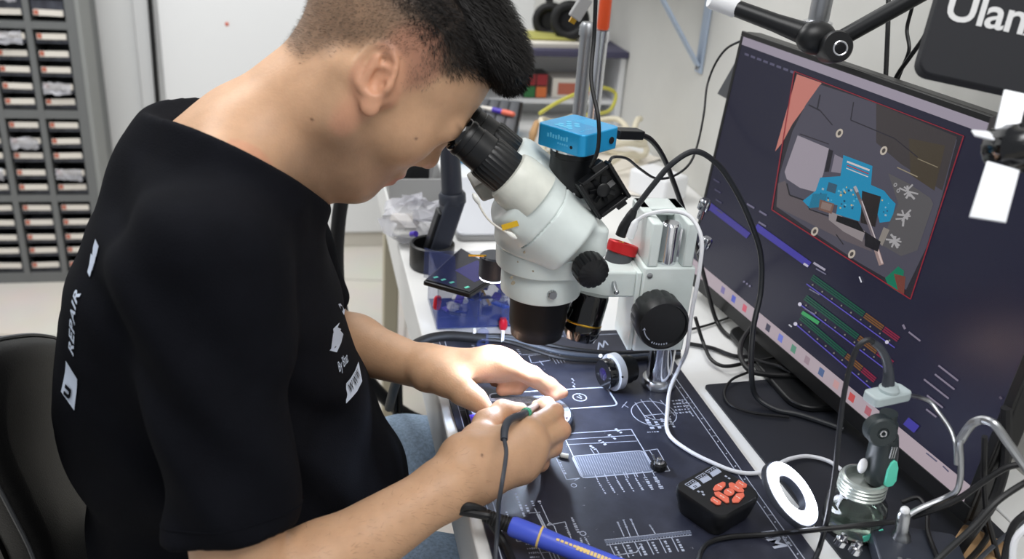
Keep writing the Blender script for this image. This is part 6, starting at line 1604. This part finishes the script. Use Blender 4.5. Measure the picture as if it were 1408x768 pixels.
obj('strain_relief', B().tube(PC([(1221, 532, 'y', Y_), (1222, 515, 'y', Y_), (1219, 495, 'y', Y_), (1210, 478, 'y', Y_), (1200, 470, 'y', Y_)]), [.0062, .0050, .0042, .0036, .0030], 12), 'cable_grey', it)
obj('cord', B().tube(PC([(1203, 471, 'y', Y_), (1193, 467, 'y', Y_), (1181, 475, 'y', Y_), (1170, 500, 'y', Y_), (1160, 545, 'y', Y_-.005), (1153, 600, 'y', Y_-.01), (1148, 650, 'y', Y_-.02), (1140, 700, 'y', Y_-.035), (1132, 735, 'z', .775), (1126, 755, 'z', .757), (1112, 790, 'z', .757)]), .0026, 10), 'cable_grey2', it)
# wire stand with dark base
sb0 = P(1245, 752, z=.765)
wsn = thing('iron_stand', (sb0.x, sb0.y, DZ), 'dark metal stand base with a steel post and bent wire arm', 'stand')
obj('base', B().prism(rrect(.085, .070, .006), (sb0.x+.006, sb0.y-.012, DZ+.0035), (.93, -.36, 0), (.36, .93, 0), (0, 0, .018)), 'charcoal', wsn, bevel=.002)
for k in range(4): obj('slot_plate', B().box((sb0.x-.028+k*.008, sb0.y-.034-k*.003, DZ+.023), (.005, .028, .003), Matrix.Rotation(-.37, 3, 'Z')), 'steel', wsn, bevel=.0008)
for x, y in ((1158, 741), (1178, 752)): 
    o = P(x, y, z=.776); obj('bolt', B().lathe([(.006, -.006), (.006, 0), (.0035, .001), (.0035, .006), (.002, .007)], o, (.2, -.1, 1), 16), 'chrome', wsn)
po = P(1239, 738, z=.772); p2 = P(1243, 706, y=po.y); 
obj('post', B().lathe([(.010, -.002), (.0085, .004), (.0062, .008), (.0062, (p2-po).length), (.0045, (p2-po).length+.003)], po, p2-po, 28), 'steel', wsn)
obj('post_knob', B().sphere(p2+Vector((0, 0, .004)), .0046, 14, 10), 'white_plastic', wsn)
obj('wire_arm', B().tube(PC([(1246, 710, 'y', po.y), (1262, 700, 'y', po.y), (1300, 684, 'y', .605), (1315, 675, 'y', .60), (1320, 660, 'y', .60), (1321, 630, 'y', .60), (1320, 608, 'y', .60)])+PC([(1322, 603, 'y', .60)]), .0030, 10), 'brushed', wsn)
obj('thick_wire', B().tube(PC([(1320, 606, 'y', .602), (1330, 590, 'y', .60), (1340, 580, 'y', .595), (1352, 577, 'y', .59), (1366, 582, 'y', .58), (1385, 607, 'y', .57), (1410, 642, 'y', .56), (1445, 690, 'y', .55)]), .0042, 10), 'brushed', wsn)
obj('thin_wire', B().tube(PC([(1315, 638, 'y', .601), (1314, 612, 'y', .605), (1308, 592, 'y', .62), (1292, 568, 'y', .64), (1279, 552, 'y', .655), (1265, 546, 'y', Y_+.01), (1246, 543, 'y', Y_)]), .0022, 10), 'brushed', wsn)
# ------------------------------------------------------------------ tangle at the lower right
TN = (
 ([(960, 775, 'z', .757), (964, 758, 'z', .757), (976, 745, 'z', .757), (1000, 738, 'z', .757), (1060, 734, 'z', .759), (1120, 728, 'z', .785), (1180, 722, 'z', .795), (1228, 717, 'z', .792)], .0026, 'cable_black', 'black cable lying across the near mat corner toward the stand post'),
 ([(1440, 628, 'y', .58), (1408, 637, 'y', .58), (1385, 642, 'y', .585), (1355, 660, 'y', .59), (1320, 684, 'y', .595), (1290, 698, 'y', .60), (1254, 710, 'y', .612)], .0030, 'cable_black', 'black cable rising from the stand post to the right frame edge, uppermost of the tangle'),
 ([(1384, 560, 'y', .62), (1383, 620, 'y', .615), (1379, 650, 'y', .61), (1364, 692, 'y', .60), (1340, 726, 'y', .59), (1318, 757, 'z', .762), (1300, 790, 'z', .758)], .0052, 'cable_black', 'thickest black cable dropping behind the right monitor edge'),
 ([(1440, 648, 'y', .56), (1408, 664, 'y', .56), (1370, 690, 'y', .555), (1340, 722, 'y', .55), (1290, 768, 'y', .545), (1265, 792, 'y', .54)], .0030, 'cable_black', 'black cable running diagonally in front of the thickest cable'),
 ([(1354, 600, 'y', .60), (1353, 650, 'y', .60), (1356, 700, 'y', .595), (1364, 735, 'y', .59), (1375, 775, 'y', .58)], .0028, 'cable_black', 'black cable hanging nearly straight down beside the monitor corner'),
 ([(1330, 735, 'z', .764), (1350, 722, 'z', .764), (1358, 733, 'z', .764), (1348, 752, 'z', .764), (1330, 772, 'z', .764)], .0030, 'cable_black', 'short black cable bending in a tight hook on the desk'),
 ([(1440, 690, 'y', .55), (1408, 708, 'y', .55), (1394, 722, 'y', .55), (1385, 750, 'y', .545), (1379, 785, 'y', .54)], .0034, 'cable_black', 'black cable curving down close to the right frame edge'),
 ([(1440, 690, 'z', .775), (1400, 722, 'z', .772), (1380, 738, 'z', .770), (1350, 765, 'z', .768), (1330, 785, 'z', .768)], .0024, 'cable_grey', 'thin grey cable lying slanted along the lower right desk'),
 ([(1440, 700, 'y', .53), (1408, 727, 'y', .53), (1396, 742, 'y', .53), (1392, 775, 'y', .525), (1390, 830, 'z', .757)], .0030, 'cable_white', 'white cable curling up at the lower right frame corner'),
 ([(1240, 690, 'z', .775), (1262, 684, 'z', .782), (1274, 700, 'z', .780), (1276, 730, 'z', .776), (1290, 768, 'z', .775)], .0024, 'cable_black', 'black cable looping over the dark stand base'))
for L, r_, m_, lab in TN: cable('tangled_cable', PC(L), r_, m_, lab, 'cable', 'cables tangled at the lower right')
c = P(1345, 762, z=.752); tag(obj('wood_scrap', B().prism(rrect(.07, .05, .004), (c.x, c.y, DZ+.0016), (.8, .6, 0), (-.6, .8, 0), (0, 0, .005)), 'cardboard', bevel=.001), 'scrap of brown board on the desk under the cable tangle', 'board')
# ------------------------------------------------------------------ boom arm over the monitor
ba = thing('boom_arm', P(1147, 62, y=1.0), 'black jointed boom arm reaching over the top edge of the monitor', 'boom arm')
e0, e1_, e2_, e3_ = P(940, -16, y=1.06), P(1003, 8, y=1.05), P(1130, 55, y=1.0), P(1147, 64, y=.995)
obj('arm_tube', B().tube([e1_, e1_*.5+e2_*.5, e2_], [.0098, .0108, .0150], 24, 4), 'black_plastic', ba)
obj('white_tip', B().lathe([(.0060, -.018), (.0085, -.012), (.0115, -.008), (.0115, .022), (.0100, .026)], e1_, e0-e1_, 28), 'white_plastic', ba)
obj('joint_block', B().sphere(P(1122, 52, y=1.0), .021, 24, 16, (1.2, .8, .95)), 'black_plastic', ba)
kax = Vector((-.25, -1, .25)).normalized()
obj('joint_knob', B().lathe([(.016, -.03), (.0185, -.025), (.0185, .004), (.0165, .008), (.0001, .008)], P(1150, 64, y=.975), kax, 40), 'black_plastic', ba)
kk = obj('bolt_ring', B().torus(P(1152, 67, y=.975)+kax*.0085, kax, .0078, .0014, 30, 8), 'chrome', ba); obj('bolt', B().lathe([(.0060, .008), (.0055, .0105), (.0001, .0105)], P(1152, 67, y=.975), kax, 24), 'chrome', ba)
r0_, r1_ = P(1158, 52, y=.99), P(1262, -6, y=.96); r2_ = r1_+(r1_-r0_)*2.6
obj('arm_tube', B().cyl(r0_, r2_, .0098, seg=24), 'black_plastic', ba)
v0 = P(1124, 34, y=1.03); v1 = Vector((v0.x, v0.y, v0.z+.5))
obj('steel_pole', B().cyl(v0, v1, .0125, seg=28), 'brushed', ba); obj('pole_collar', B().lathe([(.0150, -.004), (.0175, -.002), (.0175, .004), (.0130, .006)], v0, (0, 0, 1), 32), 'chrome', ba)
HC = (([(1222, -40, 'x', .71), (1221, 30, 'x', .71), (1219, 80, 'x', .71), (1217, 125, 'x', .71)], .0030, 'black cable hanging straight down behind the monitor top edge'),
      ([(1262, -40, 'x', .70), (1254, 10, 'x', .70), (1247, 40, 'x', .70), (1250, 68, 'x', .70), (1240, 95, 'x', .70), (1228, 125, 'x', .70)], .0022, 'thin black cable with a kink hanging behind the monitor top edge'),
      ([(1290, 20, 'x', .69), (1268, 55, 'x', .69), (1250, 80, 'x', .69), (1234, 103, 'x', .69), (1222, 130, 'x', .69)], .0026, 'black cable slanting from behind the dark panel to the monitor top'))
for L, r_, lab in HC: cable('hanging_cable', PC(L), r_, 'cable_black', lab, 'cable', 'cables hanging behind the monitor top')
# ------------------------------------------------------------------ dark panel with maker's name, white bracket below it
o_ = P(1260, 99, d=.78); uu = (P(1408, 131, d=.765)-o_).normalized(); ww = (P(1281, 0, d=.775)-o_); ww = (ww-uu*ww.dot(uu)).normalized(); nn = uu.cross(ww)
up_ = thing('led_panel', o_, 'dark rounded light panel with pale lettering hanging at the top right', 'panel')
b = B().prism(rrect(.24, .15, .012, 6, .12, .075), o_-nn*.022, uu, ww, nn*.022); obj('panel_body', b, 'panel_black', up_, bevel=.002)
b = B(); pt = P(1293, 27, d=.78); rel = pt-o_
b.text('Ulanzi', .0375, o_+uu*rel.dot(uu)+ww*rel.dot(ww)+nn*.0003, uu, ww, .0003, bold=.0006, space=.95); obj('lettering', b, 'banner_text', up_)
obj('panel_rod', B().cyl(o_+uu*.12+ww*.14-nn*.03, o_+uu*.14+ww*.55-nn*.03, .008), 'black_plastic', up_)
br2 = thing('white_bracket', P(1367, 268, d=.68), 'white metal bracket with one hole held by a black clamp, right of the monitor', 'bracket')
def plate(name, pts, th, m, dd):
    q = [P(x, y, d=z) for x, y, z in pts]; n = (q[1]-q[0]).cross(q[3]-q[0]).normalized(); b = B()
    i0 = len(b.v); b.v += q+[v-n*th for v in q]; L = len(q); b.face([i0+i for i in range(L)]); b.face([i0+L+i for i in range(L)][::-1])
    for i in range(L): k = (i+1) % L; b.face([i0+i, i0+L+i, i0+L+k, i0+k])
    return obj(name, b, m, br2, bevel=.0006), q, n
lowp, q, n = plate('hole_plate', [(1357, 222, .68), (1402, 235, .67), (1383, 307, .67), (1332, 299, .68)], .003, 'alu_white', 0)
rh = ray(1367, 268); hcn = CAM+rh*((q[0]-CAM).dot(n)/rh.dot(n)); n = n if n.dot(CAM-hcn) > 0 else -n
obj('hole', B().lathe([(.0033, 0), (.0033, .0006), (.0001, .0006)], hcn+n*.0006, n, 24), 'black_rubber', lowp)
plate('upper_strip', [(1380, 124, .69), (1412, 131, .685), (1398, 190, .68), (1365, 185, .69)], .003, 'alu_white', 0)
plate('flange', [(1335, 181, .70), (1367, 184, .69), (1374, 196, .68), (1340, 188, .69)], .002, 'alu_white', 0)
c0 = P(1372, 205, d=.70); c1 = P(1440, 190, d=.66)
obj('clamp_knob', B().lathe([(.017, 0), (.019, .003), (.019, .020), (.016, .024), (.012, .05)], c0, c1-c0+Vector((0, -.02, 0)), 40, 18, .04), 'black_gloss', br2)
obj('clamp_block', B().box(P(1400, 180, d=.705), (.034, .022, .044), frame(uu, ww)), 'black_plastic', br2, bevel=.002)
obj('clamp_rod', B().cyl(P(1404, 180, d=.70), P(1620, 120, d=.70), .008), 'black_plastic', br2)

# grey usb plug dangling at the top
pgt = thing('grey_usb_plug', P(792, 28, y=1.36), 'grey metal usb plug with gold tip dangling beside the orange handle', 'plug')
a, c = P(806, -2, y=1.36), P(790, 24, y=1.36); dd = c-a
obj('plug_body', B().box((a+c)/2, (.020, dd.length*1.1, .011), frame(dd.cross(Vector((0, 1, 0))), dd)), 'bin_grey', pgt, bevel=.002)
obj('gold_tip', B().box(c+dd*.17, (.009, dd.length*.24, .005), frame(dd.cross(Vector((0, 1, 0))), dd)), 'gold', pgt)
obj('cord', B().tube([a, a-dd*.5+Vector((0, 0, .01)), a-dd*.8+Vector((.005, 0, .06)), a-dd*.8+Vector((0, 0, .3))], .004, 8), 'blue_dark_plastic', pgt)
# ------------------------------------------------------------------ light
def area(name, loc, target, sx, sy, power, color=(1, 1, 1)):
    l = bpy.data.lights.new(name, 'AREA'); l.shape = 'RECTANGLE'; l.size = sx; l.size_y = sy; l.energy = power; l.color = color
    o = bpy.data.objects.new(name, l); COL.objects.link(o); o.location = loc
    o.rotation_euler = (Vector(target)-Vector(loc)).to_track_quat('-Z', 'Y').to_euler(); return o
area('ceiling_panel_light', (-.9, 1.85, 2.55), (-.7, 1.9, 0), 1.2, 1.2, 41, (1, 1, .99))
area('ceiling_panel_light', (.25, .05, 2.35), (.2, .8, .75), .9, .9, 18, (1, .99, .98))
area('ceiling_panel_light', (.2, 2.5, 2.5), (.25, 2.3, 0), .8, .8, 9, (1, .99, .97))
w = bpy.data.worlds.new('world'); bpy.context.scene.world = w; w.use_nodes = True
w.node_tree.nodes['Background'].inputs['Color'].default_value = (.86, .9, .96, 1); w.node_tree.nodes['Background'].inputs['Strength'].default_value = .42
vs = bpy.context.scene.view_settings; vs.view_transform = 'Standard'; vs.look = 'None'; vs.gamma = 1; vs.use_curve_mapping = False; vs.exposure = .0
# the microscope's own ring light round the objective
for k in range(6):
    an = R(60*k+15); l = bpy.data.lights.new('ring_light_led', 'SPOT'); l.energy = .55; l.color = (.66, .78, 1); l.spot_size = R(168); l.spot_blend = .35; l.shadow_soft_size = .004
    o = bpy.data.objects.new('ring_light_led', l); COL.objects.link(o); o.location = (AX.x+.028*math.cos(an), AX.y+.028*math.sin(an), .8545)
    o.rotation_euler = (Vector((o.location.x, o.location.y-.01, .70))-o.location).to_track_quat('-Z', 'Y').to_euler()
